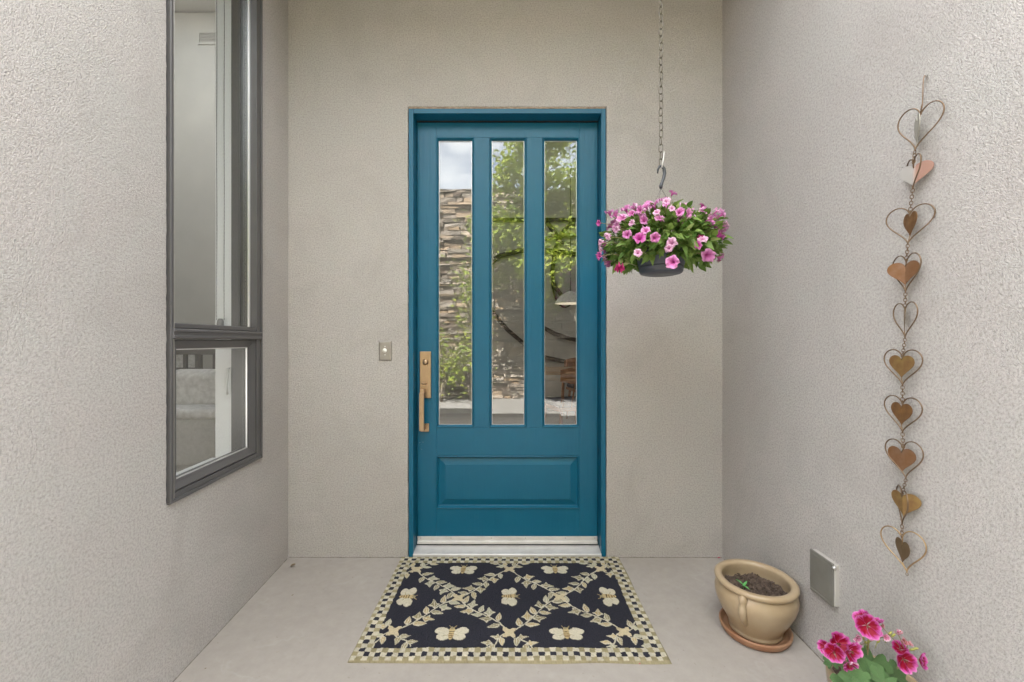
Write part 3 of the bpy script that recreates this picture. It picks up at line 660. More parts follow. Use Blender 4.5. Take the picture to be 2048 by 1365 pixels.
    wx = np.where((X < 0.002) | (X > W-0.002), X+ex, X)-W/2; wy = -(np.where(Y > D-0.002, Y+ex, Y))
    v = np.stack([wx, wy, Z], -1).reshape(-1, 3).astype(np.float32)
    a = (np.arange(ny-1)[:, None]*nx+np.arange(nx-1)[None, :]).ravel()
    f = np.stack([a, a+nx, a+nx+1, a+1], -1).astype(np.int32)
    me = bpy.data.meshes.new('doormat'); me.vertices.add(len(v)); me.vertices.foreach_set('co', v.ravel())
    me.loops.add(f.size); me.loops.foreach_set('vertex_index', f.ravel()); me.polygons.add(len(f)); me.polygons.foreach_set('loop_start', np.arange(0, f.size, 4, dtype=np.int32)); me.update(calc_edges=True); me.validate()
    color_attr(me, col.reshape(-1, 3))
    o = mesh_obj('doormat', me, 'rug', None, True); o.location = (-0.010, -0.006, 0.0)
    tag(o, 'navy hooked wool doormat with bees, leaf vines and checked border', 'doormat')
make_rug()

# ------------------------------------------------------------------ hanging chain and flower basket
BX, BY = 0.559, -0.500; BD = BY-CAMY
def stadium(w, h, n=10):
    r = w/2; out = []
    for k in range(n+1): a = PI*k/n; out.append((r*math.cos(a), 0, h/2-r+r*math.sin(a)))
    for k in range(n+1): a = PI+PI*k/n; out.append((r*math.cos(a), 0, -h/2+r+r*math.sin(a)))
    return out
lk = bmesh.new(); add_tube(lk, stadium(0.0145, 0.0310, 7), 0.00165, 6, True)
bmesh.ops.recalc_face_normals(lk, faces=lk.faces); link_me = bpy.data.meshes.new('link'); lk.to_mesh(link_me); lk.free(); link_me.materials.append(M['chain'])
link_me.polygons.foreach_set('use_smooth', [True]*len(link_me.polygons))
chain = thing('hanging_chain', 'long thin galvanised steel chain holding the flower basket', 'chain', (BX, BY, 1.725))
z = 0.014; k = 0
while z+1.725 < 2.828:
    o = bpy.data.objects.new('link', link_me); link(o, chain); o.location = (0.0012*math.sin(k*1.7), 0, z)
    o.rotation_euler = (0, R(random.uniform(-5, 5)), R((90 if k % 2 else 0)+20+random.uniform(-22, 22))); z += 0.0272; k += 1

basket = thing('flower_basket', 'grey hanging planter overflowing with pink petunias beside the door', 'flower basket', (BX, BY, 1.318))
hk = bmesh.new()
pts = [(-0.014, 0, 0.372), (-0.0125, 0, 0.386), (-0.006, 0, 0.399), (0.004, 0, 0.401), (0.0125, 0, 0.392), (0.0155, 0, 0.375), (0.011, 0, 0.355), (0.004, 0, 0.338), (0.000, 0, 0.326), (0.0, 0, 0.316)]
add_tube(hk, pts, [0.002, 0.0038, 0.0048, 0.0052, 0.0058, 0.0062, 0.0060, 0.0058, 0.0068, 0.0050], 10)
obj('hook', hk, 'hook', basket, True, Matrix.Translation((0, 0, 0.008)) @ Matrix.Rotation(R(12), 4, 'Z'))
tw = bmesh.new(); add_tube(tw, [(0.002, -0.004, 0.40), (0.006, -0.006, 0.43), (0.009, -0.006, 0.452), (0.010, -0.006, 0.462)], [0.002, 0.0026, 0.002, 0.001], 6)
obj('wire_tie', tw, 'white', basket, True)
for a in (95, 205, 330):
    wbm = bmesh.new(); add_tube(wbm, [(0, 0, 0.326), (0.112*math.cos(R(a)), 0.112*math.sin(R(a)), 0.108)], 0.0009, 6)
    obj('hanger_wire', wbm, 'wire', basket, True)
pb = bmesh.new()
add_lathe(pb, [(0, 0.0), (0.060, 0.0), (0.066, 0.003), (0.078, 0.004), (0.083, 0.009), (0.0845, 0.013), (0.0850, 0.030), (0.0885, 0.034), (0.0965, 0.075), (0.103, 0.108), (0.112, 0.112), (0.114, 0.120), (0.110, 0.122), (0.101, 0.108), (0.099, 0.085), (0, 0.085)], 56)
pot_o = obj('planter', pb, 'pot', basket, True, Matrix.Diagonal((0.93, 0.93, 1, 1)))
box('planter_label', 'plate', pot_o, -0.014, 0.006, -0.0868, -0.082, 0.016, 0.019)
bm = bmesh.new(); add_lathe(bm, [(0.0855, 0.0225), (0.0868, 0.025), (0.0862, 0.0285), (0.0846, 0.029)], 56); obj('planter_band', bm, 'pot', pot_o, True)
bm = bmesh.new(); add_lathe(bm, [(0, 0.100), (0.05, 0.103), (0.0995, 0.094)], 30); obj('soil', bm, 'soil', basket, True)

def petunia_mesh(seed, c_edge, c_mid, c_throat, open_=1.0, back=(0.75, 0.55, 0.65)):
    r_ = random.Random(seed); n = 25; rad = [0.0, 0.10, 0.16, 0.30, 0.55, 0.80, 1.0]
    zz = [-0.95, -0.90, -0.70, -0.32, -0.08*open_, 0.05*open_, 0.04*open_]
    ph = [r_.uniform(-.12, .12) for _ in range(5)]
    v, c = [], []
    for i, (q, zq) in enumerate(zip(rad, zz)):
        for k in range(n):
            a = 2*PI*k/n; lobe = math.cos(5*a/2.0)**2 if False else 0.5+0.5*math.cos(5*a)
            rr = q*(1-0.17*(1-lobe)**1.5*(q**2)) if q > 0 else 0.0
            ruffle = (0.16*math.sin(10*a+seed)+0.10*math.sin(7*a+2*seed)+ph[int(5*k/n)]*1.6)*q**2.5
            droop = -0.38*(q**2.2)*(0.35+0.65*lobe)*(1.25-open_) if open_ < 1.2 else 0
            v.append((rr*math.cos(a), rr*math.sin(a), zq+ruffle*1.35+droop))
            t = q
            base = np.array(c_throat)*(1-min(1, t/0.45))+np.array(c_mid)*min(1, t/0.45) if t < 0.45 else np.array(c_mid)*(1-(t-.45)/.55)+np.array(c_edge)*((t-.45)/.55)
            vein = 1-0.22*max(0, math.cos(5*a))**6*(t > .2)*(t < .95)
            c.append(base*vein)
    f = []
    for i in range(len(rad)-1):
        for k in range(n): f.append((i*n+k, i*n+(k+1) % n, (i+1)*n+(k+1) % n, (i+1)*n+k))
    me = pyd('petunia', v, f); color_attr(me, np.array(c)); me.materials.append(M['petal']); me.polygons.foreach_set('use_smooth', [True]*len(f)); return me
pet = [petunia_mesh(1, (0.72, 0.33, 0.60), (0.62, 0.17, 0.45), (0.36, 0.04, 0.22)),
       petunia_mesh(2, (0.76, 0.40, 0.64), (0.68, 0.24, 0.52), (0.48, 0.08, 0.33), 0.8),
       petunia_mesh(3, (0.64, 0.20, 0.48), (0.56, 0.07, 0.37), (0.32, 0.02, 0.19), 0.9),
       petunia_mesh(4, (0.82, 0.56, 0.72), (0.74, 0.38, 0.60), (0.56, 0.22, 0.42), 0.6),
       petunia_mesh(5, (0.58, 0.05, 0.24), (0.50, 0.03, 0.18), (0.25, 0.01, 0.08), 0.5)]
def leaf_mesh(name, l, w, curl, fold, nseg=5):
    v, f = [], []
    for i in range(nseg+1):
        t = i/nseg; ww = w*math.sin(PI*(0.06+0.94*t)**0.8)*(1 if t < 1 else 0.02)
        x = l*t; zc = -curl*l*t*t
        v += [(x, -ww, zc+fold*ww), (x, 0, zc), (x, ww, zc+fold*ww)]
    for i in range(nseg):
        for k in (0, 1): a = i*3+k; f.append((a, a+1, a+4, a+3))
    me = pyd(name, v, f); me.polygons.foreach_set('use_smooth', [True]*len(f)); return me
leafs = [leaf_mesh('leaf', 0.030, 0.0098, c, fo) for c, fo in ((0.25, 0.3), (0.6, 0.4), (-0.2, 0.5), (0.9, 0.2))]
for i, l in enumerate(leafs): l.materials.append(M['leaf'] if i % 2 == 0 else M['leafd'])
def aim(normal, roll): return Vector(normal).to_track_quat('Z', 'Y').to_matrix().to_4x4() @ Matrix.Rotation(roll, 4, 'Z')
# foliage dome: half-ellipsoid shell round the rim
RXY, ZC = 0.205, 0.112
def dome(th, ph, k=1.0):
    rr = RXY*(1+0.10*math.sin(3*th+1)+0.07*math.sin(7*th)+0.06*math.sin(11*th+3*ph))*k
    zz = ZC + (0.120 if ph > 0 else 0.090)*math.sin(ph)*k
    cp = math.cos(ph)**0.62; return Vector((rr*cp*math.cos(th), rr*cp*math.sin(th), zz))
r_ = random.Random(11)
def leaf_matrix(p, out, s):
    d = (out+Vector((r_.uniform(-.7, .7), r_.uniform(-.7, .7), r_.uniform(-.5, .9)))).normalized()
    q = d.to_track_quat('X', 'Z').to_matrix().to_4x4()
    return Matrix.Translation(p) @ q @ Matrix.Rotation(r_.uniform(-.9, .9), 4, 'X') @ Matrix.Scale(s, 4)
for i in range(290):
    th = r_.uniform(-PI, 0.0) if i < 235 else r_.uniform(0, PI)
    ph = math.asin(r_.uniform(-0.85, 0.92)); k = r_.uniform(0.80, 1.0)+(r_.random() < 0.2)*r_.uniform(0.03, 0.11)
    p = dome(th, ph, k)
    out = Vector((p.x, p.y, (p.z-ZC)*2.0)).normalized()
    o = bpy.data.objects.new('leaf', leafs[r_.randrange(4)]); link(o, basket); o.matrix_local = leaf_matrix(p-out*0.012, out, r_.uniform(0.75, 1.25))
# inner mass of leaves and stems, too dense to pick apart
vv, ff = [], []
for i in range(2600):
    th = r_.uniform(0, 2*PI); ph = math.asin(r_.uniform(-0.8, 0.9)); p = dome(th, ph, r_.uniform(0.5, 0.97))
    if p.z < 0.125 and math.hypot(p.x, p.y) < 0.108: continue
    out = Vector((p.x, p.y, (p.z-ZC)*2)).normalized(); m4 = leaf_matrix(p, out, r_.uniform(0.7, 1.15)); b0 = len(vv)
    src = leafs[r_.randrange(4)]
    vv += [m4 @ q.co for q in src.vertices]; ff += [tuple(b0+j for j in q.vertices) for q in src.polygons]
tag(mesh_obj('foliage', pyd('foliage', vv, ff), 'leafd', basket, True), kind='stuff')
sb = bmesh.new()
for i in range(70):
    th = r_.uniform(0, 2*PI); ph = math.asin(r_.uniform(-0.75, 0.9)); p = dome(th, ph, 0.95); q = Vector((0.07*math.cos(th), 0.07*math.sin(th), 0.105))
    mid = (p+q)/2+Vector((0, 0, 0.02)); add_tube(sb, [q, mid, p], 0.0011, 4)
add_tube(sb, [(0.03, -0.02, 0.11), (0.035, -0.03, 0.20), (0.028, -0.035, 0.245), (0.03, -0.04, 0.268)], 0.0012, 5)
tag(obj('stems', sb, 'gstem', basket, True), kind='stuff')
FL = [(110,710,2,.8),(200,640,0,1.1),(360,600,0,1.2),(330,670,1,1.1),(262,660,0,1.0),(490,660,1,1.05),(548,606,3,.95),(540,703,0,1.05),(760,645,1,1.1),(692,690,1,1.0),(860,700,0,1.1),(820,655,0,.8),(960,620,0,1.1),(920,560,3,.8),(1075,580,2,.95),(1145,650,3,1.1),(1270,640,1,.95),(1205,690,0,1.0),(1280,752,0,1.05),(1235,850,2,1.3),(1060,815,4,.6),(365,840,0,1.1),(475,885,2,1.25),(556,815,1,.9),(625,852,0,1.0),(795,915,3,1.05),(760,975,3,.8),(1090,890,3,.95),(1048,945,2,.9),(1130,1022,0,1.35),(805,1092,0,1.45),(468,1015,3,.8),(120,910,3,.85),(115,1040,2,.85),(280,1120,4,1.0),(730,515,0,1.0),(790,455,0,.9),(190,850,3,.9),(1180,735,2,.9),(640,640,3,.85),(420,720,3,.8),(1010,690,3,.8),(880,640,1,.8)]
fst = bmesh.new()
def stalk(p, nrm, sz):
    a = p-nrm*sz*0.8; b_ = Vector((p.x*0.62, p.y*0.62, min(p.z*0.75+0.02, 0.16))); add_tube(fst, [a, (a+b_)/2+Vector((0, 0, 0.008)), b_], [0.0011, 0.0012, 0.0013], 5)
def fshape(): return Matrix.Diagonal((r_.uniform(.85, 1.15), r_.uniform(.72, 1.05), r_.uniform(.9, 1.7), 1)) @ Matrix.Rotation(r_.uniform(-.25, .25), 4, 'X')
for (zx, zy, kind, s) in FL:
    px, py = 1180+zx/4.876, 300+zy/4.876
    p0 = P(px, py, BD)-Vector((BX, BY, 1.318)); u = max(-1, min(1, p0.x/0.245)); w = max(-1, min(1, (p0.z-ZC)/0.125))
    dep = 0.232*math.sqrt(max(0.0, 1-u*u*0.98-max(0, w)*w*0.75)) if p0.z < 0.22 else 0.03
    p = P(px, py, BD-dep)-Vector((BX, BY, 1.318))
    nrm = Vector((p.x*1.0+r_.uniform(-.15, .15), p.y*1.0-0.05+r_.uniform(-.06, .08), (p.z-ZC)*0.9+0.05+r_.uniform(-.12, .12))).normalized()
    if kind == 4: nrm = Vector((0.1, -0.3, -0.9))
    if zx < 130: nrm = Vector((-0.8, -0.35, r_.uniform(-.5, .2)))
    sz = 0.0182*s
    o = bpy.data.objects.new('flower', pet[kind]); link(o, basket)
    o.matrix_local = Matrix.Translation(p+nrm*0.016) @ aim(nrm, r_.uniform(0, 6)) @ Matrix.Scale(sz, 4) @ fshape(); stalk(p+nrm*0.016, nrm, sz)
for i in range(34):
    th = r_.uniform(-PI*0.97, -0.03*PI); ph = r_.uniform(0.15, 1.2); p = dome(th, ph, 1.10); nrm = Vector((p.x*1.2, p.y, (p.z-ZC)*1.4+.02+r_.uniform(-.08, .05))).normalized()
    o = bpy.data.objects.new('flower', pet[r_.choice((0, 1, 1, 3, 3))]); link(o, basket); o.matrix_local = Matrix.Translation(p+nrm*0.006) @ aim(nrm, r_.uniform(0, 6)) @ Matrix.Scale(0.0165*r_.uniform(.75, 1.15), 4) @ fshape(); stalk(p+nrm*0.006, nrm, 0.016)
tag(obj('flower_stalks', fst, 'gstem', basket, True), kind='stuff')
for i in range(26):      # blooms round the far side
    th = r_.uniform(0.1, PI-0.1); ph = r_.uniform(-0.6, 1.1); p = dome(th, ph, 1.04); nrm = Vector((p.x, p.y, (p.z-ZC)*1.6+.03)).normalized()
    o = bpy.data.objects.new('flower', pet[r_.randrange(4)]); link(o, basket); o.matrix_local = Matrix.Translation(p+nrm*0.008) @ aim(nrm, r_.uniform(0, 6)) @ Matrix.Scale(0.02*r_.uniform(.8, 1.2), 4)

# ------------------------------------------------------------------ string of metal hearts on the right wall
def heart_pts(w, h, n=56):
    out = []
    for k in range(n):
        t = 2*PI*k/n; x = math.sin(t)**3; y = (13*math.cos(t)-5*math.cos(2*t)-2*math.cos(3*t)-math.cos(4*t))
        out.append((x*w/2, (y+17)/28.9*h))           # bottom tip at 0, lobes near h
    return out
gar = thing('heart_garland', 'hanging string of rusty wire and metal hearts on the stucco wall', 'garland', (1.018, -0.985, 0.46))
GO = Vector((1.018, -0.985, 0.46)); XG = 1.016
def gp(px, py, X=XG): d = X*FPX/(px-1024); return Vector((X, CAMY+d, CAMH-(py-682.5)/FPX*d))-GO
def ang_for(wpx, W, flip=False):
    a = math.acos(max(-1, min(1, wpx/(769*W)/1.366))); return R(47)+(a if flip else -a)
def heart_matrix(tip, a, roll=0.0):
    ux = Vector((math.sin(a), -math.cos(a), 0)); uz = Vector((0, 0, 1)); uy = uz.cross(ux)
    m4 = Matrix((ux, uy, uz)).transposed().to_4x4()
    return Matrix.Translation(tip) @ m4 @ Matrix.Rotation(roll, 4, 'Y')
H = [  # outline: centre px, top, bottom, width px, roll; plate: centre px, top, bottom, width px, material, roll, fold
    (1839, 216, 300, 86, 8, 1838, 234, 294, 9, 'pewter', 8, 0, 'copperwire'),
    (1830, 316, 377, 27, 4, 1827, 328, 374, 66, 'bright', 2, -12, 'copperwire'),
    (1819, 414, 488, 95, 3, 1821, 426, 474, 26, 'rust', 2, 0, 'copperwire'),
    (1813, 510, 585, 56, 2, 1811, 524, 572, 65, 'copper', 1, 12, 'copperwire'),
    (1810, 606, 676, 48, 0, 1809, 618, 664, 2, 'umber', 0, 0, 'copperwire'),
    (1805, 700, 771, 77, 0, 1803, 711, 757, 51, 'golden', 0, 0, 'copperwire'),
    (1805, 794, 865, 76, 0, 1803, 806, 852, 43, 'rust', 0, 0, 'copperwire'),
    (1806, 883, 957, 76, -5, 1803, 896, 945, 57, 'copper', -3, 0, 'copperwire'),
    (1804, 977, 1049, 23, 0, 1805, 986, 1034, 60, 'golden', -4, -14, 'copperwire'),
    (1806, 1063, 1144, 91, -7, 1805, 1080, 1127, 29, 'umber', 0, 0, 'goldwire')]
ring = bmesh.new(); add_tube(ring, stadium(0.0058, 0.0092, 5), 0.00085, 5, True); bmesh.ops.recalc_face_normals(ring, faces=ring.faces)
ring_me = bpy.data.meshes.new('chain_link'); ring.to_mesh(ring_me); ring.free(); ring_me.materials.append(M['copperwire'])
prev = None
for (oc, ot, ob, ow, orl, pc, pt, pb_, pw, pm, prl, fold, wm) in H:
    tip = gp(oc-(orl*1.1), ob); s_v = FPX/(XG*FPX/(oc-1024)); h = (ob-ot)/s_v; W = 0.100
    a = ang_for(ow, W); bm = bmesh.new()
    add_tube(bm, [(x, 0, z) for x, z in heart_pts(W, h)], 0.0016, 6, True)
    hm = heart_matrix(tip, a, R(orl))
    wh = obj('wire_heart', bm, wm, gar, True, hm)
    # plate, slightly dished metal with thickness
    ptip = gp(pc-prl*0.6, pb_); hp = (pb_-pt)/s_v; Wp = 0.078 if pm != 'rust' else 0.066
    if pm == 'umber': Wp = 0.058
    ap = ang_for(pw, Wp); pts = heart_pts(Wp, hp, 40); bm = bmesh.new(); rings = []
    for y in (-0.0006, 0.0006):
        rows = []
        for q in (1.0, 0.55): rows.append([bm.verts.new((x*q, y+abs(x*q)*math.tan(R(-fold)), hp*0.55+(zq-hp*0.55)*q)) for x, zq in pts])
        cv = bm.verts.new((0, y-0.0008, hp*0.55)); n_ = len(pts)
        for k in range(n_):
            bm.faces.new((rows[0][k], rows[0][(k+1) % n_], rows[1][(k+1) % n_], rows[1][k])); bm.faces.new((rows[1][k], rows[1][(k+1) % n_], cv))
        rings.append(rows[0])
    for k in range(n_): bm.faces.new((rings[0][k], rings[0][(k+1) % n_], rings[1][(k+1) % n_], rings[1][k]))
    obj('metal_heart', bm, pm, gar, False, heart_matrix(ptip, ap, R(prl)))
    # hanging wire between notch, plate and tip
    notch = hm @ Vector((0, 0, h*0.765)); top = hm @ Vector((0, 0, h*0.80))
    bm = bmesh.new(); pn = heart_matrix(ptip, ap, R(prl)) @ Vector((0, 0, hp*0.80))
    add_tube(bm, [top, notch, pn], [0.0012, 0.0018, 0.0014], 6); obj('connector', bm, wm, gar, True)
    bm = bmesh.new(); add_tube(bm, [ptip+Vector((0, 0, 0.003)), hm @ Vector((0, 0, 0.001)), hm @ Vector((0, 0, -0.003))], 0.0013, 6)
    obj('connector', bm, wm, gar, True)
    if prev is not None:
        dv = top-prev; n_ = max(1, round(dv.length/0.0072))
        for k in range(n_):
            o = bpy.data.objects.new('chain_link', ring_me); link(o, gar); o.matrix_local = Matrix.Translation(prev+dv*((k+0.5)/n_)) @ dv.to_track_quat('Z', 'Y').to_matrix().to_4x4() @ Matrix.Rotation(R(35+90*(k % 2)), 4, 'Z') @ Matrix.Scale(dv.length/n_/0.0070, 4)
    else: first_top = top
    prev = hm @ Vector((0, 0, -0.002))
o = bpy.data.objects.new('chain_link', ring_me); link(o, gar); o.matrix_local = Matrix.Translation(prev+Vector((0, 0, -0.004))) @ Matrix.Rotation(R(-60), 4, 'Z') @ Matrix.Scale(0.8, 4)
bm = bmesh.new(); nail = gp(1853, 151, 1.038); loop = gp(1845, 208)
add_tube(bm, [first_top, loop, gp(1846, 175, 1.024), gp(1847, 158, 1.030), gp(1850, 151, 1.033), gp(1853, 152, 1.034)], [0.0012, 0.0015, 0.0013, 0.0013, 0.0014, 0.0014], 6)
obj('hanger_wire', bm, 'copperwire', gar, True)
bm = bmesh.new(); add_tube(bm, [gp(1853, 152, 1.032), nail, nail+Vector((0.008, 0, -0.001))], [0.0028, 0.0016, 0.0016], 8); obj('nail', bm, 'plate', gar, True)
bm = bmesh.new(); a0, a1 = first_top, loop
add_tube(bm, [a0.lerp(a1, t/18)+Vector((0.0, 0.0024*math.cos(t*1.4), 0.0024*math.sin(t*1.4))) for t in range(19)], 0.0009, 5); obj('wire_twist', bm, 'copperwire', gar, True)

# ------------------------------------------------------------------ grey cover box low on the right wall
ob_ = thing('outlet_box', 'grey weatherproof outlet cover low on the stucco wall', 'outlet box', (1.04, -0.690, 0.29))
bm = bmesh.new(); add_box(bm, -0.014, 0.004, -0.052, 0.052, -0.066, 0.068, 0.003, 2); obj('body', bm, 'boxside', ob_)
bm = bmesh.new(); add_box(bm, -0.020, -0.0135, -0.049, 0.053, -0.069, 0.070, 0.0022, 2); lid = obj('lid', bm, 'box', ob_)
bm = bmesh.new(); add_box(bm, -0.0215, -0.0195, -0.041, 0.046, -0.052, 0.060, 0.001, 1); obj('lid_panel', bm, 'box', lid)
bm = bmesh.new(); add_box(bm, -0.0215, -0.0195, -0.041, 0.046, -0.064, -0.057, 0.001, 1); obj('lid_lip', bm, 'box', lid)
bm = bmesh.new(); add_tube(bm, [(-0.017, -0.0485, 0.060), (-0.017, -0.056, 0.060)], [0.0045, 0.0045], 12); obj('hinge_knuckle', bm, 'silver', ob_, True)

# ------------------------------------------------------------------ tan glazed pot on a terracotta saucer
PX_, PY_ = 0.893, 1.545+CAMY
sc_ = bmesh.new()
add_lathe(sc_, [(0, 0.0), (0.095, 0.0), (0.107, 0.003), (0.114, 0.012), (0.118, 0.024), (0.1185, 0.029), (0.115, 0.031), (0.111, 0.029), (0.107, 0.014), (0.101, 0.010), (0, 0.009)], 64)
sa = obj('saucer', sc_, 'terracotta', None, True); sa.location = (PX_, PY_, 0.0); tag(sa, 'shallow orange terracotta saucer under the tan glazed pot', 'saucer')
pot = thing('flower_pot', 'tan glazed ceramic pot with wide rim, holding soil and a seedling', 'flower pot', (PX_+0.004, PY_+0.004, 0.0095))
pp = bmesh.new()
add_lathe(pp, [(0, 0.0), (0.082, 0.0), (0.087, 0.003), (0.088, 0.010), (0.0845, 0.014), (0.087, 0.020), (0.098, 0.042), (0.113, 0.068), (0.126, 0.095), (0.1340, 0.120), (0.1355, 0.136), (0.1325, 0.152), (0.126, 0.164), (0.1225, 0.1685),
              (0.124, 0.1705), (0.1330, 0.1725), (0.1365, 0.1785), (0.1360, 0.185), (0.1315, 0.1895), (0.125, 0.1910), (0.1160, 0.1895), (0.1105, 0.1855), (0.1090, 0.178), (0.1115, 0.160), (0.1150, 0.140), (0.112, 0.11), (0, 0.105)], 80)
body = obj('body', pp, 'ceramic', pot, True)
lug_dir = Vector((-0.72, -0.69, 0)).normalized()
for sgn in (1, -1):
    lg = bmesh.new(); prof = [(0.1205, 0.172, 0.006), (0.132, 0.168, 0.0130), (0.1345, 0.158, 0.0140), (0.1340, 0.149, 0.0105), (0.1385, 0.139, 0.0120), (0.1395, 0.124, 0.0135), (0.1350, 0.108, 0.0130), (0.1275, 0.094, 0.0128), (0.1190, 0.083, 0.0110), (0.112, 0.072, 0.0100), (0.105, 0.064, 0.006)]
    add_tube(lg, [(lug_dir.x*sgn*r, lug_dir.y*sgn*r, zz) for r, zz, _ in prof], [w for _, _, w in prof], 14)
    obj('lug', lg, 'ceramic', pot, True)
so = bmesh.new(); N = 54
gr = {}
for i in range(N+1):
    for j in range(N+1):
        x, y = (i/N-.5)*0.228, (j/N-.5)*0.228
        if math.hypot(x, y) > 0.1135: continue
        zz = 0.138+0.012*mnoise.noise(Vector((x*16, y*16, 1)))+0.010*mnoise.noise(Vector((x*55, y*55, 4)))+0.006*mnoise.noise(Vector((x*140, y*140, 7)))+0.05*max(0, math.hypot(x, y)-0.085)
        gr[i, j] = so.verts.new((x, y, zz))
for (i, j) in list(gr):
    q = [gr.get(k) for k in ((i, j), (i+1, j), (i+1, j+1), (i, j+1))]
    if all(q): so.faces.new(q)
for i in range(70):
    a, rr = random.uniform(0, 6.28), 0.10*math.sqrt(random.random()); m4 = Matrix.Translation((rr*math.cos(a), rr*math.sin(a), 0.144+random.uniform(-.004, .004))) @ Matrix.Rotation(random.uniform(0, 6), 4, 'Z') @ Matrix.Rotation(random.uniform(-.6, .6), 4, 'Y') @ Matrix.Diagonal((random.uniform(.004, .011), random.uniform(.002, .005), random.uniform(.002, .004), 1))
    bmesh.ops.create_icosphere(so, subdivisions=1, radius=1.0, matrix=m4)
obj('soil', so, 'soil', pot)
sp_ = P(1487, 1174, 1.555)-Vector((PX_+0.004, PY_+0.004, 0.0095)); sp_.z = 0.142
sdl = bmesh.new(); add_tube(sdl, [sp_, sp_+Vector((0, 0, 0.016))], 0.0014, 6); sd_o = obj('seedling', sdl, 'seed', pot, True)
sl = [leaf_mesh('seedling_leaf', 0.026, 0.0055, c, 0.35) for c in (0.5, -0.1)]
for i, (az, el, s) in enumerate(((150, 62, 1.1), (25, 30, .95), (300, 22, .8), (215, 20, .6))):
    me = sl[i % 2]
    o = mesh_obj('seedling_leaf', me, 'seed', sd_o, True, Matrix.Translation(sp_+Vector((0, 0, 0.011))) @ Matrix.Rotation(R(az), 4, 'Z') @ Matrix.Rotation(R(-el), 4, 'Y') @ Matrix.Scale(s, 4))

# ------------------------------------------------------------------ geranium in the corner of the frame
GX, GD = 0.920, 1.065
ger = thing('potted_geranium', 'potted geranium with crimson and pink ruffled blooms by the wall', 'potted plant', (GX, CAMY+GD, 0))
GO2 = Vector((GX, CAMY+GD, 0))
bm = bmesh.new(); add_lathe(bm, [(0, 0), (0.065, 0), (0.07, 0.004), (0.086, 0.17), (0.098, 0.172), (0.101, 0.212), (0.097, 0.217), (0.089, 0.214), (0.086, 0.19), (0, 0.188)], 56); obj('pot', bm, 'ceramic', ger, True)
bm = bmesh.new(); add_lathe(bm, [(0, 0.198), (0.06, 0.200), (0.087, 0.193)], 30); obj('soil', bm, 'soil', ger, True)
def gleaf_mesh(seed):
    rr = random.Random(seed); n = 36; v = [(0, 0, 0)]; f = []
    for ri, q in enumerate((0.35, 0.7, 1.0)):
        for k in range(n):
            a = 2*PI*k/n; notch = 1-0.75*math.exp(-((a-PI)/0.22)**2)
            r0 = q*(1+(0.12*math.cos(7*a)+0.05*math.cos(21*a+seed))*q)*(1-(1-notch)*q)
            v.append((r0*math.cos(a), r0*math.sin(a), 0.16*q*q+0.09*math.sin(7*a+seed)*q*q+0.07*math.sin(3*a+seed)*q))
    for k in range(n):
        f.append((0, 1+k, 1+(k+1) % n))
        for ri in range(2): a = 1+ri*n; f.append((a+k, a+n+k, a+n+(k+1) % n, a+(k+1) % n))
    me = pyd('geranium_leaf', v, f); me.materials.append(M['gleaf']); me.polygons.foreach_set('use_smooth', [True]*len(f)); return me
gl = [gleaf_mesh(i) for i in range(3)]
stems = []
def gq(px, py, d): return P(px, py, d)-GO2
LV = [(1745, 1325, 1.04, .040, (0.05, -.45, .9)), (1712, 1322, 1.06, .024, (-.4, -.3, .9)), (1790, 1350, 1.03, .034, (.3, -.5, .8)), (1740, 1352, .99, .040, (0, -.5, .85)), (1712, 1362, .97, .036, (-.2, -.5, .85)), (1768, 1364, .97, .034, (.2, -.5, .85)),
      (1664, 1325, 1.09, .021, (-.6, -.2, .8)), (1765, 1338, 1.06, .027, (.4, -.3, .9)), (1700, 1385, .98, .042, (-.4, -.4, .8)), (1800, 1385, 1.0, .042, (.5, -.4, .8)), (1730, 1400, .94, .042, (0, -.7, .7)), (1750, 1330, 1.16, .040, (.2, .3, .9)), (1700, 1350, 1.18, .04, (-.3, .3, .9)), (1660, 1400, 1.1, .04, (-.7, .1, .7)), (1790, 1400, .96, .04, (.4, -.5, .7))]
for i, (px, py, d, s, nr) in enumerate(LV):
    p = gq(px, py, d); nr = Vector(nr).normalized()
    o = bpy.data.objects.new('leaf', gl[i % 3]); link(o, ger); o.matrix_local = Matrix.Translation(p) @ aim(nr, random.uniform(0, 6)) @ Matrix.Scale(s*0.9, 4)
    stems.append((p, 0.0016))
def gpetal_mesh(seed, crim=(0.27, 0.001, 0.022), edge=(0.54, 0.075, 0.35)):
    """one fan-shaped ruffled petal, base at the origin, along +x"""
    nu, nv = 8, 11; v, c, f = [], [], []
    for i in range(nu+1):
        t = i/nu
        for j in range(nv+1):
            u = j/nv*2-1; ang = u*(0.30+0.42*math.sin(min(1, t*1.2)*PI/2)); rr = t*(1-0.10*u*u+0.05*math.sin(9*u+seed)*t)
            z_ = 0.28*t*t+0.09*math.sin(6*u+seed*1.7)*t*t+0.10*u*u*t
            v.append((rr*math.cos(ang), rr*math.sin(ang), z_))
            e_ = min(1.0, max(0.0, (t-0.70+0.07*math.sin(11*u+seed))/0.16)+max(0, (abs(u)-0.80)/0.2)*t)
            pal = np.array((0.66, 0.46, 0.57)); ed = np.array(edge)*(1-max(0, t-0.9)*4)+pal*max(0, t-0.9)*4
            c.append(np.array(crim)*(1-e_)+ed*e_)
    for i in range(nu):
        for j in range(nv): a = i*(nv+1)+j; f.append((a, a+1, a+nv+2, a+nv+1))
    me = pyd('petal', v, f); color_attr(me, np.clip(np.array(c), 0, 1)); me.materials.append(M['gpetal']); me.polygons.foreach_set('use_smooth', [True]*len(f)); return me
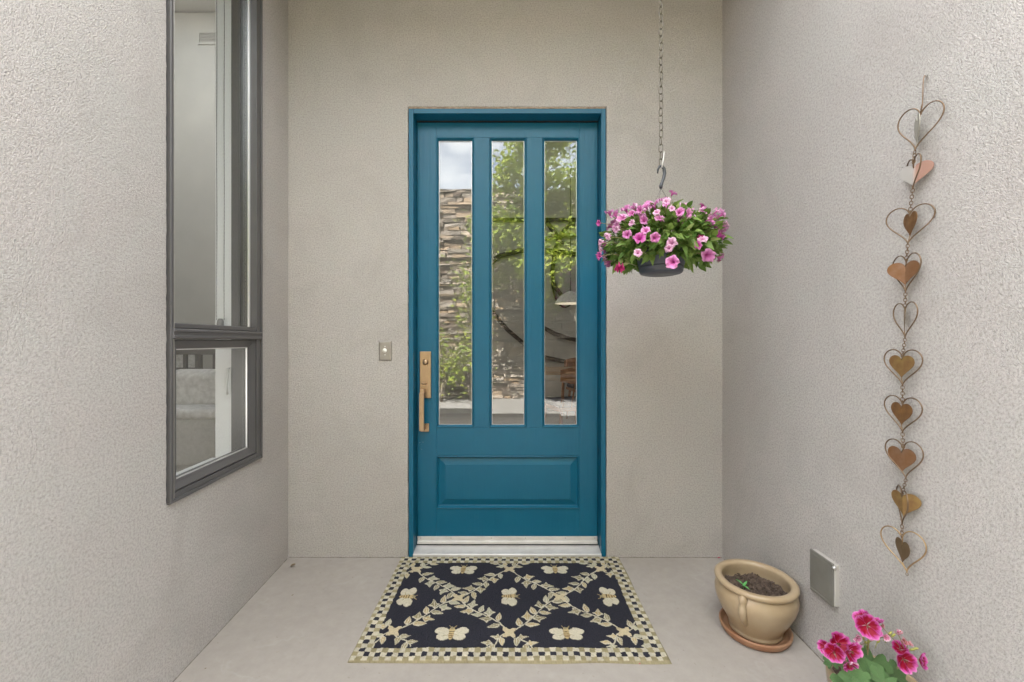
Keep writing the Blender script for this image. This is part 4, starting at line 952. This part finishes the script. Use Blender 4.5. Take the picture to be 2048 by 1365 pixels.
gpt = [gpetal_mesh(i) for i in range(4)]; gpw = gpetal_mesh(9, (0.62, 0.20, 0.36), (0.84, 0.62, 0.72)); gpf = gpetal_mesh(12, (0.42, 0.10, 0.10), (0.60, 0.30, 0.32))
bm = bmesh.new()
for a in range(6): add_tube(bm, [(0, 0, 0), (0.05*math.cos(a), 0.05*math.sin(a), 0.3), (0.10*math.cos(a), 0.10*math.sin(a), 0.45)], 0.018, 4)
bmesh.ops.recalc_face_normals(bm, faces=bm.faces); stam = bpy.data.meshes.new('stamen'); bm.to_mesh(stam); bm.free(); stam.materials.append(M['petal'] if False else M['copper'])
def bloom(px, py, d, s, nr, meshes, n=5, wilt=0.0):
    s *= 0.87
    p = gq(px, py, d); nr = Vector(nr).normalized()
    base = Matrix.Translation(p-nr*s*0.2) @ aim(nr, random.uniform(0, 6)); e_ = bpy.data.objects.new('flower', stam); link(e_, ger)
    e_.matrix_local = base @ Matrix.Scale(s, 4)
    for k in range(n):
        o = bpy.data.objects.new('petal', meshes[k % len(meshes)]); link(o, e_)
        o.matrix_local = Matrix.Rotation(2*PI*k/n+random.uniform(-.15, .15), 4, 'Z') @ Matrix.Rotation(R(-14-wilt*random.uniform(20, 70)+random.uniform(-8, 8)), 4, 'Y') @ Matrix.Scale(random.uniform(.88, 1.1)*(1-wilt*.3), 4)
    return p-nr*s*0.2
hd = []
b1 = [bloom(1735, 1252, 1.00, .032, (-.35, -.85, .25), gpt), bloom(1745, 1242, 1.03, .027, (.1, .1, .9), gpt), bloom(1724, 1236, 1.03, .026, (-.6, .1, .7), gpt), bloom(1752, 1258, 1.01, .022, (.7, -.5, .1), gpt)]
hd.append((gq(1738, 1262, 1.035), b1, gq(1733, 1345, 1.07)))
b2 = [bloom(1677, 1288, 1.02, .031, (-.15, -.85, .4), gpt), bloom(1668, 1305, 1.00, .028, (-.5, -.8, .1), gpt), bloom(1700, 1303, 1.00, .033, (.35, -.85, .15), gpt), bloom(1690, 1295, 1.04, .024, (0, -.3, .9), gpt), bloom(1698, 1330, .985, .024, (0, -.8, -.45), gpt[:2]+[gpw]), bloom(1652, 1296, 1.04, .022, (-.9, -.2, .2), gpt)]
hd.append((gq(1684, 1308, 1.045), b2, gq(1712, 1362, 1.08)))
b3 = [bloom(1810, 1321, 1.005, .031, (-.1, -.9, .15), gpt), bloom(1842, 1322, 1.005, .024, (.6, -.75, .2), gpt), bloom(1800, 1299, 1.03, .022, (-.3, -.5, .7), gpt), bloom(1806, 1284, 1.02, .022, (.2, -.5, .6), [gpf], 5, 1.0), bloom(1818, 1288, 1.015, .018, (.5, -.4, .4), [gpf], 5, 1.2), bloom(1797, 1268, 1.03, .018, (-.2, -.2, .9), [gpw, gpf], 4, .7), bloom(1764, 1252, 1.02, .014, (.4, -.6, .3), [gpf], 4, 1.2)]
hd.append((gq(1812, 1306, 1.035), b3, gq(1780, 1362, 1.05)))
b4 = [bloom(1714, 1276, 1.03, .017, (-.3, -.8, .2), [gpw], 4, .5), bloom(1771, 1274, 1.03, .014, (-.2, -.9, .1), [gpw], 5, .3)]
hd.append((gq(1722, 1290, 1.05), b4, gq(1722, 1362, 1.07)))
sb = bmesh.new()
base0 = Vector((-0.02, 0, 0.195))
for hub, bl, foot in hd:
    add_tube(sb, [base0+Vector((random.uniform(-.03, .03), random.uniform(-.03, .03), 0)), foot, hub], [0.0026, 0.0022, 0.0017], 6)
    for q in bl: add_tube(sb, [hub, q], 0.0009, 5)
for p, r0 in stems: add_tube(sb, [base0+Vector((p.x*.3, p.y*.3, 0)), Vector((p.x*.7, p.y*.7, (0.195+p.z)/2+0.01)), p], 0.0014, 5)
tag(obj('stems', sb, 'gstem', ger, True), kind='stuff')
for (px, py) in ((1727, 1278), (1732, 1286), (1737, 1284), (1709, 1291), (1756, 1284), (1779, 1268), (1785, 1272), (1829, 1298), (1822, 1300), (1712, 1296)):
    p = gq(px, py, 1.03); bm = bmesh.new(); nr = (p-gq(1735, 1310, 1.06)).normalized()
    add_tube(bm, [p-nr*0.006, p, p+nr*0.006, p+nr*0.009], [0.0008, 0.0028, 0.0024, 0.0005], 7); add_tube(bm, [p-nr*0.006, gq(px+(1735-px)*.3, py+14, 1.04)], 0.0007, 4); obj('bud', bm, 'bud', ger, True)

# ------------------------------------------------------------------ litter on the slab
def litter(name, px, py, s, m, label, cat):
    d = FPX*CAMH/(py-682.5); x = (px-1024)/FPX*d
    me = leaf_mesh(name, 0.03*s, 0.008*s, -0.3, 0.5); o = mesh_obj(name, me, m, None, True); o.location = (x, CAMY+d, 0.002+0.003*s); o.rotation_euler = (0.15, -0.08, random.uniform(-.4, .6)); tag(o, label, cat)
litter('dry_leaf', 581, 1134, 1.0, 'dry', 'small curled brown dry leaf in the porch corner', 'leaf')
litter('dry_leaf', 583, 1193, 0.30, 'dry', 'tiny dark scrap of leaf in the middle of the concrete', 'leaf')
litter('dry_leaf', 409, 1340, 0.22, 'dry', 'speck of dead leaf beside the wall under the window', 'leaf')
litter('fallen_petal', 1435, 1118, 0.5, 'redpetal', 'crimson fallen petal against the wall behind the tan pot', 'petal')
litter('fallen_petal', 1278, 1330, 0.2, 'redpetal', 'tiny petal scrap in front of the doormat', 'petal')

# ------------------------------------------------------------------ rooms behind the glass
art = thing('iron_wall_art', 'dark curved iron bands mounted on the pale hall wall', 'wall art', (0.3, 4.05, 1.0)); AD = 4.04-CAMY; AO = Vector((0.3, 4.05, 1.0))
def band(pts, w):
    bm = bmesh.new(); q = [P(px, py, AD-0.02)-AO for px, py in pts]; L_, R_ = [], []
    for i, p in enumerate(q):
        t = (q[min(i+1, len(q)-1)]-q[max(i-1, 0)]).normalized(); nn = Vector((-t.z, 0, t.x)); ww = w/FPX*AD/2
        for y in (-0.012, 0.012): L_.append(bm.verts.new(p+nn*ww+Vector((0, y, 0)))); R_.append(bm.verts.new(p-nn*ww+Vector((0, y, 0))))
    n_ = len(q)
    for i in range(n_-1):
        a, b_ = 2*i, 2*i+2
        bm.faces.new((L_[a], L_[b_], R_[b_], R_[a])); bm.faces.new((L_[a+1], R_[a+1], R_[b_+1], L_[b_+1])); bm.faces.new((L_[a], L_[a+1], L_[b_+1], L_[b_])); bm.faces.new((R_[a], R_[b_], R_[b_+1], R_[a+1]))
    obj('band', bm, 'iron', art)
def arc(cx, cy, rx, ry, a0, a1, n=18): return [(cx+rx*math.cos(R(a0+(a1-a0)*i/n)), cy+ry*math.sin(R(a0+(a1-a0)*i/n))) for i in range(n+1)]
band([(950, 440), (1050, 440), (1150, 440), (1230, 441)], 7)
band([(970, 535), (1000, 512), (1040, 502), (1080, 500), (1130, 506), (1175, 512)], 9)
band([(1075, 482), (1110, 474), (1150, 470), (1190, 468)], 8)
band([(1150, 440), (1122, 468), (1110, 500), (1104, 545), (1108, 572), (1122, 590)], 8)
band([(1090, 440), (1112, 470), (1124, 490)], 9)
band([(960, 600), (985, 625), (1015, 660), (1050, 690), (1090, 715), (1150, 728), (1190, 730)], 8)
band([(1085, 655), (1110, 668), (1140, 678), (1175, 684)], 8)
band(arc(1130, 560, 26, 55, 60, 300), 3)
lamp = thing('pendant_lamp', 'shallow pale pendant lamp glowing in the hall', 'lamp', (0.705, 3.0, 1.51))
bm = bmesh.new(); add_lathe(bm, [(0.02, 0.16), (0.05, 0.15), (0.14, 0.09), (0.19, 0.02), (0.195, 0.012), (0.188, 0.012), (0.135, 0.08), (0.02, 0.14)], 40); obj('lamp_shade', bm, 'cushion', lamp, True)
bm = bmesh.new(); add_lathe(bm, [(0, 0.010), (0.12, 0.010), (0.182, 0.014), (0.12, 0.024), (0, 0.028)], 40); obj('diffuser', bm, 'glow', lamp, True)
bm = bmesh.new(); add_tube(bm, [(0, 0, 0.15), (0, 0, 3.1)], 0.004, 6); obj('cord', bm, 'black', lamp)
tab = thing('table', 'pale wooden table top on dark legs seen through the door glass', 'table', (0.55, 2.75, 0.012))
box('table_top', 'tablewood', tab, -0.35, 0.75, -0.40, 0.45, 0.70, 0.735, 0.006)
for sx in (-0.28, 0.68):
    for sy in (-0.34, 0.39): box('leg', 'black', tab, sx-.02, sx+.02, sy-.02, sy+.02, 0, 0.699)
box('stretcher', 'black', tab, -0.259, 0.659, -0.02, 0.02, 0.25, 0.28)
def make_chair(loc, rz, label):
    c = thing('chair', label, 'chair', loc, rz)
    box('seat', 'navy', c, -0.21, 0.21, -0.21, 0.21, 0.44, 0.485, 0.015, 3)
    box('seat_frame', 'chairwood', c, -0.215, 0.215, -0.215, 0.215, 0.405, 0.439, 0.006)
    for sx in (-1, 1):
        bm = bmesh.new(); add_tube(bm, [(sx*.17, -.17, .404), (sx*.20, -.21, 0)], [.018, .012], 8); obj('leg', bm, 'chairwood', c, True)
        bm = bmesh.new(); add_tube(bm, [(sx*.17, .17, .404), (sx*.20, .22, 0)], [.018, .012], 8); obj('leg', bm, 'chairwood', c, True)
        bm = bmesh.new(); add_tube(bm, [(sx*.17, .195, .43), (sx*.18, .22, .6), (sx*.185, .25, .80)], [.016, .015, .012], 8); obj('back_post', bm, 'chairwood', c, True)
    bm = bmesh.new()
    n_ = 12
    for k in range(n_):
        a0, a1 = -1+2*k/n_, -1+2*(k+1)/n_
        vs_ = [bm.verts.new((0.22*a, 0.262-0.05*(1-a*a)*-1+dy, zz)) for a in (a0, a1) for dy in (-.012, .012) for zz in (0.66+0.03*a*a, 0.83-0.035*a*a)]
        for q in ((0, 1, 5, 4), (2, 6, 7, 3), (1, 3, 7, 5), (0, 4, 6, 2)): bm.faces.new([vs_[t] for t in q])
    obj('back_rest', bm, 'chairwood', c)
    for s_ in (-.08, .08): bm = bmesh.new(); add_tube(bm, [(s_, .20, .44), (s_*1.1, .29, .68)], .008, 6); obj('spindle', bm, 'chairwood', c, True)
make_chair((0.56, 2.05, 0.012), R(180+20), 'orange brown wooden chair with navy seat seen through the door glass')
make_chair((0.98, 3.45, 0.012), R(10), 'orange brown wooden chair on the far side of the hall table')
sofa = thing('sofa', 'grey sofa with pale back seen through the window', 'sofa', (-2.45, 0.75, 0.012))
box('base', 'sofa', sofa, -0.9, 0.9, -0.42, 0.45, 0.06, 0.34, 0.03, 3)
box('back', 'sofa', sofa, -0.9, 0.9, -0.45, -0.24, 0.341, 0.62, 0.03, 3)
box('back_cap', 'cushion', sofa, -0.9, 0.9, -0.46, -0.22, 0.615, 0.67, 0.025, 4)
for s_ in (-1, 1): box('arm', 'sofa', sofa, s_*0.90-0.10, s_*0.90+0.10, -0.455, 0.45, 0.0, 0.55, 0.03, 3)
for x in (-0.55, 0.0, 0.5):
    box('cushion', 'cushion' if x else 'sofa', sofa, x-.22, x+.22, -0.235, -0.08, 0.45, 0.88, 0.07, 4, True)
railing = thing('stair_railing', 'grey stair railing with square balusters seen through the window', 'railing', (-3.2, 1.9, 0.012))
box('handrail', 'rail', railing, -1.2, 1.0, -0.03, 0.03, 0.93, 0.985, 0.004)
box('bottom_rail', 'rail', railing, -1.2, 1.0, -0.02, 0.02, 0.10, 0.14)
for k in range(16): box('baluster', 'rail', railing, -1.15+k*0.14-.014, -1.15+k*0.14+.014, -0.014, 0.014, 0.139, 0.931)
pic = thing('picture_frame', 'small dark picture frame on the grey wall beyond the window', 'picture frame', (-3.52, 2.45, 0.92))
sticking(-0.14, 0.14, -0.16, 0.16, [(0, 0.0), (0, -0.02), (0.025, -0.016), (0.025, 0.0)], 'moulding', 'rail', pic); box('picture', 'cushion', pic, -0.12, 0.12, -0.008, -0.002, -0.14, 0.14)
vent = thing('air_vent', 'white slatted air vent high on the wall seen through the window', 'air vent', (-3.22, 2.45, 4.33))
sticking(-0.16, 0.16, -0.07, 0.07, [(0, 0.0), (0, -0.012), (0.02, -0.014), (0.02, 0.0)], 'vent_frame', 'inwall', vent)
for k in range(6): box('slat', 'sofa', vent, -0.139, 0.139, -0.010, -0.002, -0.047+k*0.017, -0.039+k*0.017)

# ------------------------------------------------------------------ courtyard behind the camera (mirrored in the door glass)
SWY = -6.0
sw_ = thing('stone_wall', 'stacked ledge stone wall facing the porch across the courtyard', 'wall', (0, SWY, -0.06))
box('core', 'soil', sw_, -4.5, 5.0, -0.4, -0.03, 0, 4.05)
vv, ff = [], []; z = 0.0; r_ = random.Random(3)
while z < 4.1:
    h = r_.choice((0.04, 0.055, 0.07, 0.085, 0.10)); x = -4.5+r_.uniform(-.12, 0)
    while x < 5.0:
        l = r_.uniform(0.12, 0.48); dp = r_.uniform(0.0, 0.10); g_ = 0.009; b0 = len(vv); j = lambda a=.014: r_.uniform(-a, a)
        vv += [(x+g_, -0.05, z+g_), (x+l-g_, -0.05, z+g_), (x+l-g_, -0.05, z+h), (x+g_, -0.05, z+h), (x+g_+j(), dp+j(), z+g_+j()), (x+l-g_+j(), dp+j(), z+g_+j()), (x+l-g_+j(), dp+j(.03), z+h+j()), (x+g_+j(), dp+j(.03), z+h+j())]
        ff += [tuple(b0+q for q in t) for t in ((4, 5, 6, 7), (0, 1, 5, 4), (3, 7, 6, 2), (0, 4, 7, 3), (1, 2, 6, 5))]
        x += l
    z += h
tag(mesh_obj('stones', pyd('stones', vv, ff), 'stone', sw_), kind='stuff')
def make_tree(name, label, base, crown_c, crown_r, nleaf, ls, seed):
    rr = random.Random(seed); t = thing(name, label, 'tree', base); B = Vector(base); cc = Vector(crown_c)-B
    bm = bmesh.new(); top = cc+Vector((0, 0, -crown_r[2]*0.2))
    add_tube(bm, [(0, 0, -0.05), Vector((top.x*.3, top.y*.3, top.z*.4)), top], [0.06, 0.045, 0.03], 10)
    tips = []
    for i in range(26):
        a = rr.uniform(0, 6.28); q = top*rr.uniform(0.55, 1.0); e_ = cc+Vector((crown_r[0]*math.cos(a)*rr.uniform(.4, .95), crown_r[1]*math.sin(a)*rr.uniform(.4, .95), crown_r[2]*rr.uniform(-.7, .95)))
        m_ = (q+e_)/2+Vector((rr.uniform(-.1, .1), rr.uniform(-.1, .1), .1)); add_tube(bm, [q, m_, e_], [0.018, 0.011, 0.004], 6); tips += [e_, m_, (m_+e_)/2]
    obj('trunk', bm, 'bark', t, True)
    vv, ff = [], []
    cl = [tips[rr.randrange(len(tips))]+Vector([rr.gauss(0, .12) for _ in range(3)]) for _ in range(150)]
    for i in range(nleaf):
        c_ = cl[rr.randrange(len(cl))]; p = c_+Vector([rr.gauss(0, .13) for _ in range(3)]); b0 = len(vv)
        m4 = Matrix.Translation(p) @ Matrix.Rotation(rr.uniform(0, 6.3), 4, 'Z') @ Matrix.Rotation(rr.uniform(-1.2, 1.2), 4, 'X') @ Matrix.Rotation(rr.uniform(-1, 1), 4, 'Y'); s = ls*rr.uniform(.7, 1.3)
        vv += [m4 @ Vector(q) for q in ((-s, 0, 0), (0, -s*.45, s*.1), (s, 0, -s*.1), (0, s*.45, s*.1))]; ff.append((b0, b0+1, b0+2, b0+3))
    tag(mesh_obj('crown', pyd('crown', vv, ff), 'treeleaf', t), kind='stuff')
make_tree('courtyard_tree', 'airy yellow green tree in front of the stone wall', (1.55, -4.6, -0.06), (0.40, -4.6, 3.15), (1.25, 0.8, 1.5), 17000, 0.052, 4)
make_tree('courtyard_shrub', 'loose green shrub at the foot of the stone wall', (-1.35, -5.55, -0.06), (-1.15, -5.5, 0.7), (0.5, 0.3, 0.45), 800, 0.045, 8)
make_tree('climbing_shrub', 'slender leafy climber against the stone wall', (-0.75, -5.7, -0.06), (-0.72, -5.65, 2.1), (0.25, 0.15, 1.3), 520, 0.05, 9)
